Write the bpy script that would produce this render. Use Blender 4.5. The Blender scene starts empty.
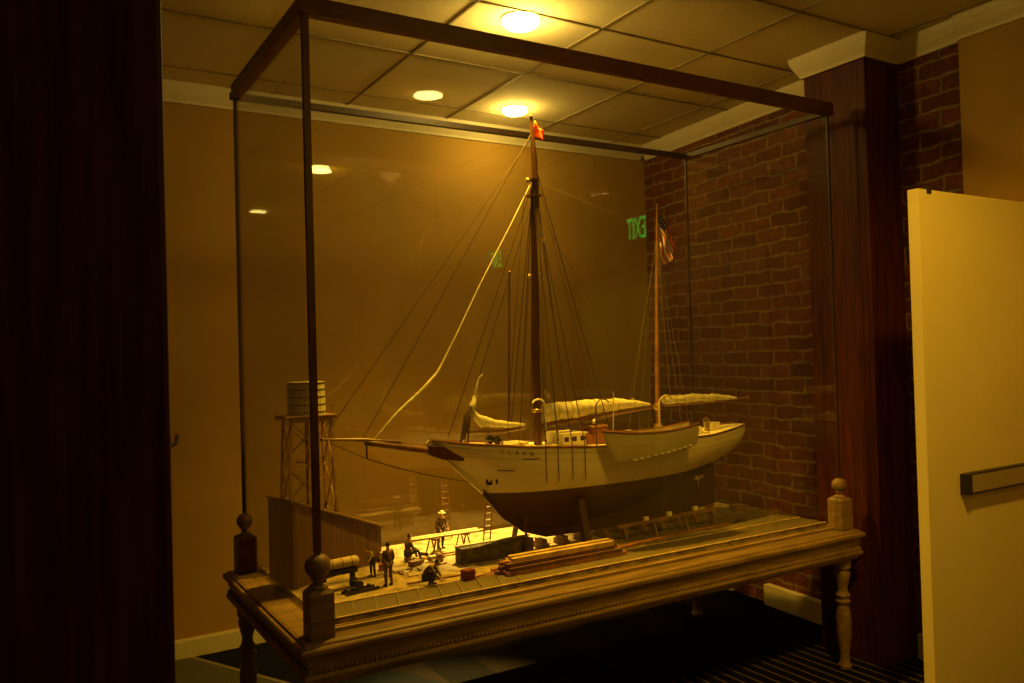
import bpy, bmesh, math, random
from mathutils import Vector, Matrix, Euler
random.seed(7)
PI = math.pi
C = bpy.context.scene.collection
sc = bpy.context.scene

# ------------------------------------------------------------------ camera, world, lights, exposure
W, D, H, ZR = 2.646, 1.014, 2.749, 0.687          # glass case width, depth, glass top, table top
cam_d = bpy.data.cameras.new('camera'); cam = bpy.data.objects.new('camera', cam_d); C.objects.link(cam)
cam_d.sensor_width = 36; cam_d.lens = 28.93; cam_d.clip_start = 0.02
rx = Vector((0.85636866, -0.5156118, -0.02787822)); uy = Vector((0.01610556, -0.0272917, 0.99949776)); fw = Vector((0.51611368, 0.85638755, 0.01506754))
m = Matrix((rx, uy, -fw)).transposed().to_4x4(); m.translation = Vector((-0.8414, -2.6799, 1.6))
cam.matrix_world = m
sc.camera = cam
sc.view_settings.view_transform = 'Standard'; sc.view_settings.look = 'None'
sc.view_settings.gamma = 1; sc.view_settings.use_curve_mapping = False
sc.view_settings.exposure = 0.0
w = bpy.data.worlds.new('world'); sc.world = w; w.use_nodes = True
w.node_tree.nodes['Background'].inputs[0].default_value = (0, 0, 0, 1)
w.node_tree.nodes['Background'].inputs[1].default_value = 0.0
LC = (1.0, 0.52, 0.018)                            # warm tungsten colour of every ceiling lamp
LW_ = (1.0, 0.66, 0.12)                            # the two hottest lamps, close to white
def spot(name, loc, target, energy, deg, blend=0.6, r=0.0, col=None):
    d = bpy.data.lights.new(name, 'SPOT'); d.energy = energy; d.color = col or LC; d.spot_size = math.radians(deg); d.spot_blend = blend
    d.shadow_soft_size = r
    o = bpy.data.objects.new(name, d); C.objects.link(o); o.location = loc
    o.rotation_euler = (Vector(target) - Vector(loc)).to_track_quat('-Z', 'Y').to_euler()
    return o
CEIL = 3.14
LAMP_A = (1.17, 0.50); LAMP_B = (1.86, 1.69); LAMP_C = (1.255, -1.676); LAMP_D = (1.308, -3.82)
def point(name, loc, energy, r=0.0, col=None):
    d = bpy.data.lights.new(name, 'POINT'); d.energy = energy; d.color = col or LC; d.shadow_soft_size = r
    o = bpy.data.objects.new(name, d); C.objects.link(o); o.location = loc; return o
spot('spot_over_case', (LAMP_A[0], LAMP_A[1], 3.055), (1.2, 0.5, 0), 350, 102, 1.0, r=0.06)
point('glow_over_case', (LAMP_A[0], LAMP_A[1], 3.06), 14, r=0.05, col=LW_)
point('glow_by_back_wall', (LAMP_B[0], LAMP_B[1], 3.065), 5, r=0.04, col=LW_)
point('glow_over_aisle', (LAMP_C[0], LAMP_C[1], 2.98), 5)
point('glow_near_rear_wall', (LAMP_D[0], LAMP_D[1], 2.98), 6)
spot('spot_by_back_wall', (LAMP_B[0], LAMP_B[1], 3.055), (1.04, 0.88, 0.7), 2600, 25, 0.9, r=0.03, col=LW_)
spot('spot_over_aisle', (LAMP_C[0], LAMP_C[1], 3.10), (2.75, -1.28, 0.0), 155, 110, 0.8, r=0.08)
spot('spot_near_rear_wall', (LAMP_D[0], LAMP_D[1], 3.10), (1.5, -4.4, 0), 70, 84, 1.0)

# ------------------------------------------------------------------ materials
def new_mat(name):
    m = bpy.data.materials.new(name); m.use_nodes = True
    nt = m.node_tree; return m, nt, nt.nodes, nt.links, nt.nodes['Principled BSDF']
def mat(name, col, rough=0.6, metal=0.0, var=0.12, scale=12, col2=None, bump=0.0, stretch=None, spec=0.5):
    m, nt, N, L, b = new_mat(name)
    tc = N.new('ShaderNodeTexCoord'); mp = N.new('ShaderNodeMapping'); L.new(tc.outputs['Object'], mp.inputs[0])
    if stretch: mp.inputs['Scale'].default_value = stretch
    nz = N.new('ShaderNodeTexNoise'); nz.inputs['Scale'].default_value = scale; nz.inputs['Detail'].default_value = 6
    L.new(mp.outputs[0], nz.inputs[0])
    cr = N.new('ShaderNodeValToRGB'); L.new(nz.outputs[0], cr.inputs[0])
    c2 = col2 or tuple(c * (1 - var * 2) for c in col)
    cr.color_ramp.elements[0].position = 0.32; cr.color_ramp.elements[1].position = 0.68
    cr.color_ramp.elements[0].color = (*c2, 1); cr.color_ramp.elements[1].color = (*[min(1, c * (1 + var)) for c in col], 1)
    L.new(cr.outputs[0], b.inputs['Base Color'])
    b.inputs['Roughness'].default_value = rough; b.inputs['Metallic'].default_value = metal
    b.inputs['Specular IOR Level'].default_value = spec
    if bump:
        bp = N.new('ShaderNodeBump'); bp.inputs['Strength'].default_value = bump; bp.inputs['Distance'].default_value = 0.01
        L.new(nz.outputs[0], bp.inputs['Height']); L.new(bp.outputs[0], b.inputs['Normal'])
    return m
def emis(name, col, s):
    m = bpy.data.materials.new(name); m.use_nodes = True; N = m.node_tree.nodes; N.clear()
    e = N.new('ShaderNodeEmission'); e.inputs[0].default_value = (*col, 1); e.inputs[1].default_value = s
    o = N.new('ShaderNodeOutputMaterial'); m.node_tree.links.new(e.outputs[0], o.inputs[0]); return m
def glass_mat(name, tint=(0.985, 0.985, 0.96), refl=1.0):
    m = bpy.data.materials.new(name); m.use_nodes = True; nt = m.node_tree; N = nt.nodes; L = nt.links; N.clear()
    g = N.new('ShaderNodeNewGeometry'); dt = N.new('ShaderNodeVectorMath'); dt.operation = 'DOT_PRODUCT'
    L.new(g.outputs['Normal'], dt.inputs[0]); L.new(g.outputs['Incoming'], dt.inputs[1])
    def M(op, a, b=None):
        n = N.new('ShaderNodeMath'); n.operation = op
        for i, v in enumerate((a, b)):
            if v is None: continue
            if hasattr(v, 'links'): L.new(v, n.inputs[i])
            else: n.inputs[i].default_value = v
        return n.outputs[0]
    c = M('ABSOLUTE', dt.outputs['Value']); p = M('POWER', M('SUBTRACT', 1.0, c), 5.0)
    f = M('ADD', M('MULTIPLY', p, 0.96 * refl), 0.04 * refl)
    t = N.new('ShaderNodeBsdfTransparent'); t.inputs[0].default_value = (*tint, 1)
    gl = N.new('ShaderNodeBsdfAnisotropic' if 'ShaderNodeBsdfAnisotropic' in dir(bpy.types) else 'ShaderNodeBsdfGlossy'); gl.inputs['Roughness'].default_value = 0.0
    mx = N.new('ShaderNodeMixShader'); L.new(f, mx.inputs[0]); L.new(t.outputs[0], mx.inputs[1]); L.new(gl.outputs[0], mx.inputs[2])
    o = N.new('ShaderNodeOutputMaterial'); L.new(mx.outputs[0], o.inputs[0]); return m
def brick_mat():
    m, nt, N, L, b = new_mat('brick')
    tc = N.new('ShaderNodeTexCoord'); sp = N.new('ShaderNodeSeparateXYZ'); L.new(tc.outputs['Object'], sp.inputs[0])
    cb = N.new('ShaderNodeCombineXYZ'); L.new(sp.outputs['X'], cb.inputs[0]); L.new(sp.outputs['Z'], cb.inputs[1])
    nz = N.new('ShaderNodeTexNoise'); nz.inputs['Scale'].default_value = 7; nz.inputs['Detail'].default_value = 3; L.new(cb.outputs[0], nz.inputs[0])
    sb = N.new('ShaderNodeVectorMath'); sb.operation = 'SUBTRACT'; L.new(nz.outputs['Color'], sb.inputs[0]); sb.inputs[1].default_value = (.5, .5, .5)
    sl = N.new('ShaderNodeVectorMath'); sl.operation = 'SCALE'; L.new(sb.outputs[0], sl.inputs[0]); sl.inputs['Scale'].default_value = 0.05
    ad = N.new('ShaderNodeVectorMath'); L.new(cb.outputs[0], ad.inputs[0]); L.new(sl.outputs[0], ad.inputs[1])
    bt = N.new('ShaderNodeTexBrick'); L.new(ad.outputs[0], bt.inputs[0])
    bt.inputs['Scale'].default_value = 1.0; bt.inputs['Brick Width'].default_value = 0.235; bt.inputs['Row Height'].default_value = 0.083
    bt.inputs['Mortar Size'].default_value = 0.0095; bt.inputs['Mortar Smooth'].default_value = 0.35
    bt.inputs['Color1'].default_value = (0.17, 0.040, 0.022, 1); bt.inputs['Color2'].default_value = (0.09, 0.021, 0.013, 1)
    bt.inputs['Mortar'].default_value = (0.22, 0.15, 0.07, 1)
    n2 = N.new('ShaderNodeTexNoise'); n2.inputs['Scale'].default_value = 22; n2.inputs['Detail'].default_value = 6; L.new(cb.outputs[0], n2.inputs[0])
    mx = N.new('ShaderNodeMixRGB'); mx.blend_type = 'MULTIPLY'; mx.inputs[0].default_value = 0.75; L.new(bt.outputs['Color'], mx.inputs[1])
    cr = N.new('ShaderNodeValToRGB'); cr.color_ramp.elements[0].position = .3; cr.color_ramp.elements[0].color = (.35, .3, .3, 1); cr.color_ramp.elements[1].position = .7; cr.color_ramp.elements[1].color = (1.25, 1.2, 1.2, 1)
    L.new(n2.outputs[0], cr.inputs[0]); L.new(cr.outputs[0], mx.inputs[2]); L.new(mx.outputs[0], b.inputs['Base Color'])
    b.inputs['Roughness'].default_value = 0.85
    iv = N.new('ShaderNodeMath'); iv.operation = 'SUBTRACT'; iv.inputs[0].default_value = 1; L.new(bt.outputs['Fac'], iv.inputs[1])
    a2 = N.new('ShaderNodeMath'); a2.operation = 'MULTIPLY_ADD'; L.new(n2.outputs[0], a2.inputs[0]); a2.inputs[1].default_value = .5; L.new(iv.outputs[0], a2.inputs[2])
    bp = N.new('ShaderNodeBump'); bp.inputs['Strength'].default_value = 0.9; bp.inputs['Distance'].default_value = 0.012
    L.new(a2.outputs[0], bp.inputs['Height']); L.new(bp.outputs[0], b.inputs['Normal'])
    return m
def carpet_mat():
    m, nt, N, L, b = new_mat('carpet')
    tc = N.new('ShaderNodeTexCoord'); sp = N.new('ShaderNodeSeparateXYZ'); L.new(tc.outputs['Object'], sp.inputs[0])
    X, Y = sp.outputs['X'], sp.outputs['Y']
    def M(op, a, b=None, c=None):
        n = N.new('ShaderNodeMath'); n.operation = op
        for i, v in enumerate((a, b, c)):
            if v is None: continue
            if hasattr(v, 'links'): L.new(v, n.inputs[i])
            else: n.inputs[i].default_value = v
        return n.outputs[0]
    def mixc(f, a, c):
        n = N.new('ShaderNodeMixRGB'); L.new(f, n.inputs[0])
        for i, v in ((1, a), (2, c)):
            if hasattr(v, 'links'): L.new(v, n.inputs[i])
            else: n.inputs[i].default_value = (*v, 1)
        return n.outputs[0]
    band = M('GREATER_THAN', M('MODULO', M('ADD', X, 9.8), 0.5), 0.25)
    base = mixc(band, (0.015, 0.009, 0.006), (0.004, 0.003, 0.003))
    pin = M('LESS_THAN', M('MODULO', M('ADD', X, 10.0), 0.068), 0.012)
    near = mixc(pin, (0.012, 0.009, 0.010), (0.22, 0.17, 0.10))
    isnear = M('LESS_THAN', Y, 0.36)
    c1 = mixc(isnear, base, near)
    d = M('MULTIPLY_ADD', Y, 0.5, X)                                    # slanted border at the left
    left = M('LESS_THAN', d, 1.0)
    line = M('LESS_THAN', M('ABSOLUTE', M('SUBTRACT', d, 1.0)), 0.012)
    isfar = M('GREATER_THAN', d, 1.0)
    c2 = mixc(left, c1, (0.10, 0.095, 0.07))
    c3 = mixc(line, c2, (0.26, 0.22, 0.15))
    navy = M('MULTIPLY', M('LESS_THAN', d, 1.42), isfar)
    navy = M('MULTIPLY', navy, M('GREATER_THAN', Y, 0.36))
    c4 = mixc(navy, c3, (0.006, 0.007, 0.010))
    c4 = mixc(line, c4, (0.26, 0.22, 0.15))
    nz = N.new('ShaderNodeTexNoise'); nz.inputs['Scale'].default_value = 180; L.new(tc.outputs['Object'], nz.inputs[0])
    mx = N.new('ShaderNodeMixRGB'); mx.blend_type = 'MULTIPLY'; mx.inputs[0].default_value = 0.6; L.new(c4, mx.inputs[1]); L.new(nz.outputs[0], mx.inputs[2])
    L.new(mx.outputs[0], b.inputs['Base Color']); b.inputs['Roughness'].default_value = 0.95; b.inputs['Specular IOR Level'].default_value = 0.1
    bp = N.new('ShaderNodeBump'); bp.inputs['Strength'].default_value = .5; bp.inputs['Distance'].default_value = .004; L.new(nz.outputs[0], bp.inputs['Height']); L.new(bp.outputs[0], b.inputs['Normal'])
    return m
def plank_mat(name, c1, c2, width, axis='X', gap=0.08, rough=0.7, gapcol=(0.02, 0.012, 0.008)):
    """boards laid side by side along one axis, each with its own tone"""
    m, nt, N, L, b = new_mat(name)
    tc = N.new('ShaderNodeTexCoord'); sp = N.new('ShaderNodeSeparateXYZ'); L.new(tc.outputs['Object'], sp.inputs[0])
    A = sp.outputs[axis]
    def M(op, a, b=None):
        n = N.new('ShaderNodeMath'); n.operation = op
        for i, v in enumerate((a, b)):
            if v is None: continue
            if hasattr(v, 'links'): L.new(v, n.inputs[i])
            else: n.inputs[i].default_value = v
        return n.outputs[0]
    q = M('DIVIDE', M('ADD', A, 50.0), width)
    wn = N.new('ShaderNodeTexWhiteNoise'); wn.noise_dimensions = '1D'; L.new(M('FLOOR', q), wn.inputs['W'])
    mx = N.new('ShaderNodeMixRGB'); L.new(wn.outputs['Value'], mx.inputs[0]); mx.inputs[1].default_value = (*c1, 1); mx.inputs[2].default_value = (*c2, 1)
    g = M('LESS_THAN', M('FRACT', q), gap)
    m2 = N.new('ShaderNodeMixRGB'); L.new(g, m2.inputs[0]); L.new(mx.outputs[0], m2.inputs[1]); m2.inputs[2].default_value = (*gapcol, 1)
    nz = N.new('ShaderNodeTexNoise'); nz.inputs['Scale'].default_value = 30; L.new(tc.outputs['Object'], nz.inputs[0])
    m3 = N.new('ShaderNodeMixRGB'); m3.blend_type = 'MULTIPLY'; m3.inputs[0].default_value = .5; L.new(m2.outputs[0], m3.inputs[1]); L.new(nz.outputs[0], m3.inputs[2])
    L.new(m3.outputs[0], b.inputs['Base Color']); b.inputs['Roughness'].default_value = rough
    bp = N.new('ShaderNodeBump'); bp.inputs['Strength'].default_value = .6; bp.inputs['Distance'].default_value = .003; bp.invert = True
    L.new(g, bp.inputs['Height']); L.new(bp.outputs[0], b.inputs['Normal'])
    return m
def hull_mat():
    """cream topsides above the waterline, dark red-brown bottom paint below, thin plank seams"""
    m, nt, N, L, b = new_mat('hull_paint')
    tc = N.new('ShaderNodeTexCoord'); sp = N.new('ShaderNodeSeparateXYZ'); L.new(tc.outputs['Object'], sp.inputs[0])
    nz = N.new('ShaderNodeTexNoise'); nz.inputs['Scale'].default_value = 5; nz.inputs['Detail'].default_value = 5; L.new(tc.outputs['Object'], nz.inputs[0])
    c1 = N.new('ShaderNodeMixRGB'); L.new(nz.outputs[0], c1.inputs[0]); c1.inputs[1].default_value = (.70, .63, .47, 1); c1.inputs[2].default_value = (.78, .72, .56, 1)
    c0 = N.new('ShaderNodeMixRGB'); L.new(nz.outputs[0], c0.inputs[0]); c0.inputs[1].default_value = (.060, .022, .010, 1); c0.inputs[2].default_value = (.085, .036, .016, 1)
    gt = N.new('ShaderNodeMath'); gt.operation = 'GREATER_THAN'; L.new(sp.outputs['Z'], gt.inputs[0]); gt.inputs[1].default_value = 0.990
    mx = N.new('ShaderNodeMixRGB'); L.new(gt.outputs[0], mx.inputs[0]); L.new(c0.outputs[0], mx.inputs[1]); L.new(c1.outputs[0], mx.inputs[2])
    L.new(mx.outputs[0], b.inputs['Base Color']); b.inputs['Roughness'].default_value = 0.5
    return m
def flag_mat():
    m, nt, N, L, b = new_mat('striped_flag')
    uv = N.new('ShaderNodeUVMap'); sp = N.new('ShaderNodeSeparateXYZ'); L.new(uv.outputs[0], sp.inputs[0])
    def M(op, a, b=None):
        n = N.new('ShaderNodeMath'); n.operation = op
        for i, v in enumerate((a, b)):
            if v is None: continue
            if hasattr(v, 'links'): L.new(v, n.inputs[i])
            else: n.inputs[i].default_value = v
        return n.outputs[0]
    U, V = sp.outputs['X'], sp.outputs['Y']
    red = M('GREATER_THAN', M('MODULO', M('MULTIPLY', V, 13.0), 2.0), 1.0)
    c = N.new('ShaderNodeMixRGB'); L.new(M('SUBTRACT', 1.0, red), c.inputs[0]); c.inputs[1].default_value = (.75, .70, .6, 1); c.inputs[2].default_value = (.42, .03, .03, 1)
    can = M('MULTIPLY', M('LESS_THAN', U, 0.40), M('GREATER_THAN', V, 6 / 13))
    su = M('ABSOLUTE', M('SUBTRACT', M('FRACT', M('MULTIPLY', U, 15.0)), .5)); sv = M('ABSOLUTE', M('SUBTRACT', M('FRACT', M('MULTIPLY', V, 9.3)), .5))
    star = M('LESS_THAN', M('ADD', su, sv), 0.26)
    cc = N.new('ShaderNodeMixRGB'); L.new(star, cc.inputs[0]); cc.inputs[1].default_value = (.03, .04, .12, 1); cc.inputs[2].default_value = (.8, .78, .7, 1)
    f = N.new('ShaderNodeMixRGB'); L.new(can, f.inputs[0]); L.new(c.outputs[0], f.inputs[1]); L.new(cc.outputs[0], f.inputs[2])
    L.new(f.outputs[0], b.inputs['Base Color']); b.inputs['Roughness'].default_value = .8; return m

MT = dict(
    wall=mat('plaster', (0.37, 0.222, 0.038), .85, var=.04, scale=3, bump=.02),
    tile=mat('ceiling_tile', (0.64, 0.57, 0.38), .9, var=.03, scale=60),
    grid=mat('grid_bar', (0.24, 0.19, 0.11), .6),
    trim=mat('cream_paint', (0.62, 0.56, 0.40), .5, var=.03),
    column=mat('dark_stained_timber', (0.080, 0.017, 0.014), .55, var=.3, scale=9, stretch=(6, 6, .35), bump=.2, col2=(0.035, 0.008, 0.008), spec=.25),
    bar=mat('dark_bar', (0.045, 0.022, 0.012), .5),
    rail=mat('brown_painted_rail', (0.13, 0.045, 0.022), .4, var=.15),
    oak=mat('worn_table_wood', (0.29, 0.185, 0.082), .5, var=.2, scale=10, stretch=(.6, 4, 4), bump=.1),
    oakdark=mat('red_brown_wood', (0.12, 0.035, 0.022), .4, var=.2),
    white=mat('white_door_paint', (0.84, 0.74, 0.46), .45, var=.02, scale=3),
    steel=mat('brushed_steel', (0.44, 0.38, 0.26), .4, .25, var=.05, stretch=(1, 30, 30)),
    black=mat('black_metal', (0.02, 0.016, 0.014), .45),
    glass=glass_mat('pane_glass'),
    brick=brick_mat(), carpet=carpet_mat(), hull=hull_mat(), flag=flag_mat(),
    spar=mat('varnished_spar', (0.22, 0.095, 0.042), .35, var=.2, scale=20),
    mast=mat('dark_mast_wood', (0.13, 0.052, 0.026), .4, var=.2, scale=20),
    rope=mat('dark_rope', (0.10, 0.062, 0.035), .8),
    ropel=mat('pale_rope', (0.55, 0.44, 0.26), .8),
    sail=mat('furled_canvas', (0.80, 0.74, 0.55), .8, var=.15, scale=40, bump=.5),
    keel=mat('bottom_paint', (0.055, 0.020, 0.010), .6), shoretimber=mat('dark_shore_timber', (0.085, 0.048, 0.024), .8), propm=mat('bronze_propeller', (0.75, 0.62, 0.42), .35, .3),
    rubrail=mat('dark_rubbing_rail', (0.14, 0.045, 0.022), .45),
    deck=plank_mat('deck_planks', (.62, .48, .28), (.50, .37, .20), .012, 'Y'),
    cabin=mat('cabin_cream', (0.78, 0.72, 0.52), .5, var=.04),
    cabinred=mat('cabin_mahogany', (0.28, 0.085, 0.035), .4),
    pane=mat('dark_window', (0.04, 0.03, 0.02), .2),
    brass=mat('brass', (0.65, 0.45, 0.18), .3, .8),
    dinghy=mat('dinghy_paint', (0.50, 0.45, 0.32), .55, var=.05),
    whitep=mat('bright_white_paint', (0.85, 0.82, 0.72), .5, var=.02),
    dirt=mat('sandy_ground', (0.36, 0.27, 0.14), .95, var=.3, scale=26, bump=.6),
    mud=mat('dark_turf', (0.13, 0.10, 0.05), .95, var=.3, scale=40, bump=.5),
    boards=plank_mat('boardwalk_planks', (.19, .14, .075), (.13, .095, .052), .026, 'Y'),
    shed=plank_mat('shed_boards', (.20, .10, .05), (.13, .062, .032), .024, 'X'),
    roof=mat('tarred_roof', (0.16, 0.09, 0.05), .7),
    timber=mat('weathered_timber', (0.28, 0.15, 0.07), .7, var=.25, scale=20),
    lumber=mat('new_lumber', (0.62, 0.44, 0.22), .6, var=.2, scale=30),
    lumbershade=mat('shaded_lumber', (0.15, 0.062, 0.028), .7, var=.2, scale=30),
    lumberred=mat('reddish_lumber', (0.36, 0.15, 0.06), .6, var=.2, scale=30),
    tank=plank_mat('tank_staves', (.62, .56, .40), (.50, .45, .32), .018, 'X'),
    iron=mat('dark_iron', (0.05, 0.038, 0.028), .5, .5),
    batten=mat('worn_batten', (0.20, 0.145, 0.08), .8),
    red=mat('faded_red_paint', (0.17, 0.020, 0.014), .6),
    redflag=mat('red_bunting', (0.95, 0.10, 0.03), .7),
    skin=mat('skin', (0.50, 0.29, 0.19), .6, var=.03), hair=mat('dark_hair', (0.04, 0.024, 0.015), .8),
    shirtd=mat('dark_work_shirt', (0.12, 0.075, 0.045), .9), shirtp=mat('pale_shirt', (0.60, 0.50, 0.33), .9),
    trous=mat('dark_trousers', (0.055, 0.045, 0.035), .9), trousb=mat('brown_trousers', (0.15, 0.09, 0.05), .9),
    hat=mat('straw_hat', (0.80, 0.70, 0.45), .8), hatd=mat('dark_cap', (0.06, 0.04, 0.03), .8),
    exitg=emis('exit_green', (0.03, 1.0, 0.06), 3.5),
    lampA=emis('lamp_glow', (1.0, 0.66, 0.14), 75), lampC=emis('lamp_glow_soft', (1.0, 0.72, 0.20), 30),
)

# ------------------------------------------------------------------ mesh helpers
class MB:
    def __init__(s): s.bm = bmesh.new(); s.mi = 0
    def _tag(s, n0):
        s.bm.faces.ensure_lookup_table()
        for f in s.bm.faces[n0:]: f.material_index = s.mi
    def box(s, x0, x1, y0, y1, z0, z1, bevel=0):
        n0 = len(s.bm.faces)
        vs = [s.bm.verts.new((x, y, z)) for z in (z0, z1) for x, y in ((x0, y0), (x1, y0), (x1, y1), (x0, y1))]
        fs = [s.bm.faces.new([vs[i] for i in q]) for q in ((3, 2, 1, 0), (4, 5, 6, 7), (0, 1, 5, 4), (1, 2, 6, 5), (2, 3, 7, 6), (3, 0, 4, 7))]
        if bevel:
            es = list({e for f in fs for e in f.edges})
            bmesh.ops.bevel(s.bm, geom=es, offset=bevel, segments=2, affect='EDGES', profile=.6)
        s._tag(n0); return s
    def prism(s, pts, z0, z1):                       # outline in xy extruded in z
        n = len(pts); n0 = len(s.bm.faces)
        a = [s.bm.verts.new((p[0], p[1], z0)) for p in pts]; b = [s.bm.verts.new((p[0], p[1], z1)) for p in pts]
        s.bm.faces.new(a[::-1]); s.bm.faces.new(b)
        for i in range(n): s.bm.faces.new((a[i], a[(i + 1) % n], b[(i + 1) % n], b[i]))
        s._tag(n0); return s
    def loft(s, rings, closed=True, caps=True):
        n0 = len(s.bm.faces)
        R = [[s.bm.verts.new(p) for p in r] for r in rings]; n = len(R[0])
        for a, b in zip(R, R[1:]):
            for i in range(n if closed else n - 1):
                q = (a[i], a[(i + 1) % n], b[(i + 1) % n], b[i])
                try: s.bm.faces.new(q)
                except ValueError: pass
        if caps and closed: s.bm.faces.new(R[0][::-1]); s.bm.faces.new(R[-1])
        s._tag(n0); return s
    def tube(s, pts, r, n=8, caps=True):
        pts = [Vector(p) for p in pts]; k = len(pts)
        rs = r if isinstance(r, (list, tuple)) else [r] * k
        rings = []; up = None
        for i, p in enumerate(pts):
            t = (pts[min(i + 1, k - 1)] - pts[max(i - 1, 0)]).normalized()
            if up is None: up = Vector((0, 0, 1)) if abs(t.z) < .9 else Vector((0, 1, 0))
            a = t.cross(up).normalized(); b2 = a.cross(t).normalized(); up = b2
            rings.append([p + (a * math.cos(2 * PI * j / n) + b2 * math.sin(2 * PI * j / n)) * rs[i] for j in range(n)])
        return s.loft(rings, True, caps)
    def lathe(s, prof, c=(0, 0, 0), n=20):           # prof list (r, z)
        rings = [[(c[0] + max(r, 1e-4) * math.cos(2 * PI * j / n), c[1] + max(r, 1e-4) * math.sin(2 * PI * j / n), c[2] + z) for j in range(n)] for r, z in prof]
        return s.loft(rings)
    def ball(s, c, r, sx=1, sy=1, sz=1, u=14, v=9):
        n0 = len(s.bm.faces)
        mt = Matrix.Translation(c) @ Matrix.Diagonal((sx, sy, sz, 1))
        bmesh.ops.create_uvsphere(s.bm, u_segments=u, v_segments=v, radius=r, matrix=mt); s._tag(n0); return s
    def beam(s, p, q, wd, ht=None, up=(0, 0, 1)):    # rectangular bar between two points
        ht = ht or wd; p = Vector(p); q = Vector(q); t = (q - p).normalized(); u = Vector(up)
        if abs(t.dot(u)) > .95: u = Vector((1, 0, 0))
        a = t.cross(u).normalized(); b = a.cross(t).normalized()
        rings = [[c + a * (sx * wd / 2) + b * (sz * ht / 2) for sx, sz in ((-1, -1), (1, -1), (1, 1), (-1, 1))] for c in (p, q)]
        return s.loft(rings)
    def xf(s, mtx): s.bm.transform(mtx); return s
    def build(s, name, mats, parent=None, smooth=False, loc=None, rot=None):
        bmesh.ops.recalc_face_normals(s.bm, faces=s.bm.faces)
        me = bpy.data.meshes.new(name); s.bm.to_mesh(me); s.bm.free()
        for mm in (mats if isinstance(mats, (list, tuple)) else [mats]): me.materials.append(mm)
        if smooth:
            me.polygons.foreach_set('use_smooth', [True] * len(me.polygons)); me.update()
            try: me.set_sharp_from_angle(angle=math.radians(40))
            except Exception: pass
        o = bpy.data.objects.new(name, me); C.objects.link(o)
        if parent: o.parent = parent
        if loc: o.location = loc
        if rot: o.rotation_euler = rot
        return o
def tag(o, label, cat, group=None, kind=None):
    o['label'] = label; o['category'] = cat
    if group: o['group'] = group
    if kind: o['kind'] = kind
    return o
def thing(name, label, cat, loc=(0, 0, 0), rz=0, group=None):
    o = bpy.data.objects.new(name, None); C.objects.link(o); o.location = loc; o.rotation_euler = (0, 0, rz); o.empty_display_size = .05
    return tag(o, label, cat, group)
def struct(name, mb, mats, label=None, **k):
    o = mb.build(name, mats, **k); o['kind'] = 'structure'
    if label: o['label'] = label
    return o
def copy_tree(o, parent=None):
    c = o.copy(); C.objects.link(c)
    if parent: c.parent = parent
    for ch in o.children: copy_tree(ch, c)
    return c

# ------------------------------------------------------------------ room shell
XL, YB, YR = -2.6, 2.116, -5.6
XP = 3.04                                            # plaster part of the right wall
struct('floor', MB().box(XL - .1, 3.6, YR - .1, YB + .15, -.1, 0), MT['carpet'], 'dark patterned carpet with bands and thin pale stripes')
cb = MB().box(XL - .1, 3.6, YR - .1, YB + .15, CEIL, CEIL + .1)
cb.mi = 1
for x in [-2.46, -1.79, -1.12, -.45, .22, .90, 1.57, 2.27, 2.93]: cb.box(x - .006, x + .006, YR, YB - .001, CEIL - .006, CEIL + .001)
for y in [1.84, 1.12, .42, -.16, -.77, -1.38, -1.99, -2.6, -3.21, -3.82, -4.43, -5.04]: cb.box(XL, 3.4, y - .006, y + .006, CEIL - .006, CEIL + .001)
struct('ceiling', cb, [MT['tile'], MT['grid']], 'suspended ceiling of square cream tiles in a dark grid')
struct('wall_back', MB().box(XL - .1, 3.45, YB, YB + .12, 0, CEIL), MT['wall'], 'plain orange plaster wall behind the case')
struct('wall_left', MB().box(XL - .12, XL, YR, YB, 0, CEIL), MT['wall'])
struct('wall_rear', MB().box(XL - .1, 3.3, YR - .12, YR, 0, CEIL), MT['wall'])
# brick part of the right wall, running slightly askew to the back corner
p0 = Vector((3.045, -.46)); p1 = Vector((3.262, YB)); ang = math.atan2(p1.y - p0.y, p1.x - p0.x); ln = (p1 - p0).length
struct('wall_right_brick', MB().box(0, ln, -.15, 0, 0, CEIL), MT['brick'], 'old red brick wall right of the case', loc=(p0.x, p0.y, 0), rot=(0, 0, ang))
struct('wall_right', MB().box(XP - .02, XP + .2, YR, -.46, 0, CEIL), MT['wall'], 'plaster stretch of the right wall past the brick')
# baseboards
struct('baseboard_back', MB().box(XL, 3.24, YB - .018, YB, 0, .092).box(XL, 3.24, YB - .012, YB, .092, .10), MT['trim'])
bb = MB().box(1.72, ln - .02, 0, .018, 0, .115).box(1.72, ln - .02, 0, .012, .115, .125)
struct('baseboard_right', bb, MT['trim'], loc=(p0.x, p0.y, 0), rot=(0, 0, ang))
bb = MB().box(.78, 1.40, 0, .045, 0, .125).box(.02, .33, 0, .03, 0, .125)
struct('trim_1', bb, MT['trim'], 'thick white plinth at the foot of the brick wall', loc=(p0.x, p0.y, 0), rot=(0, 0, ang))
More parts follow.
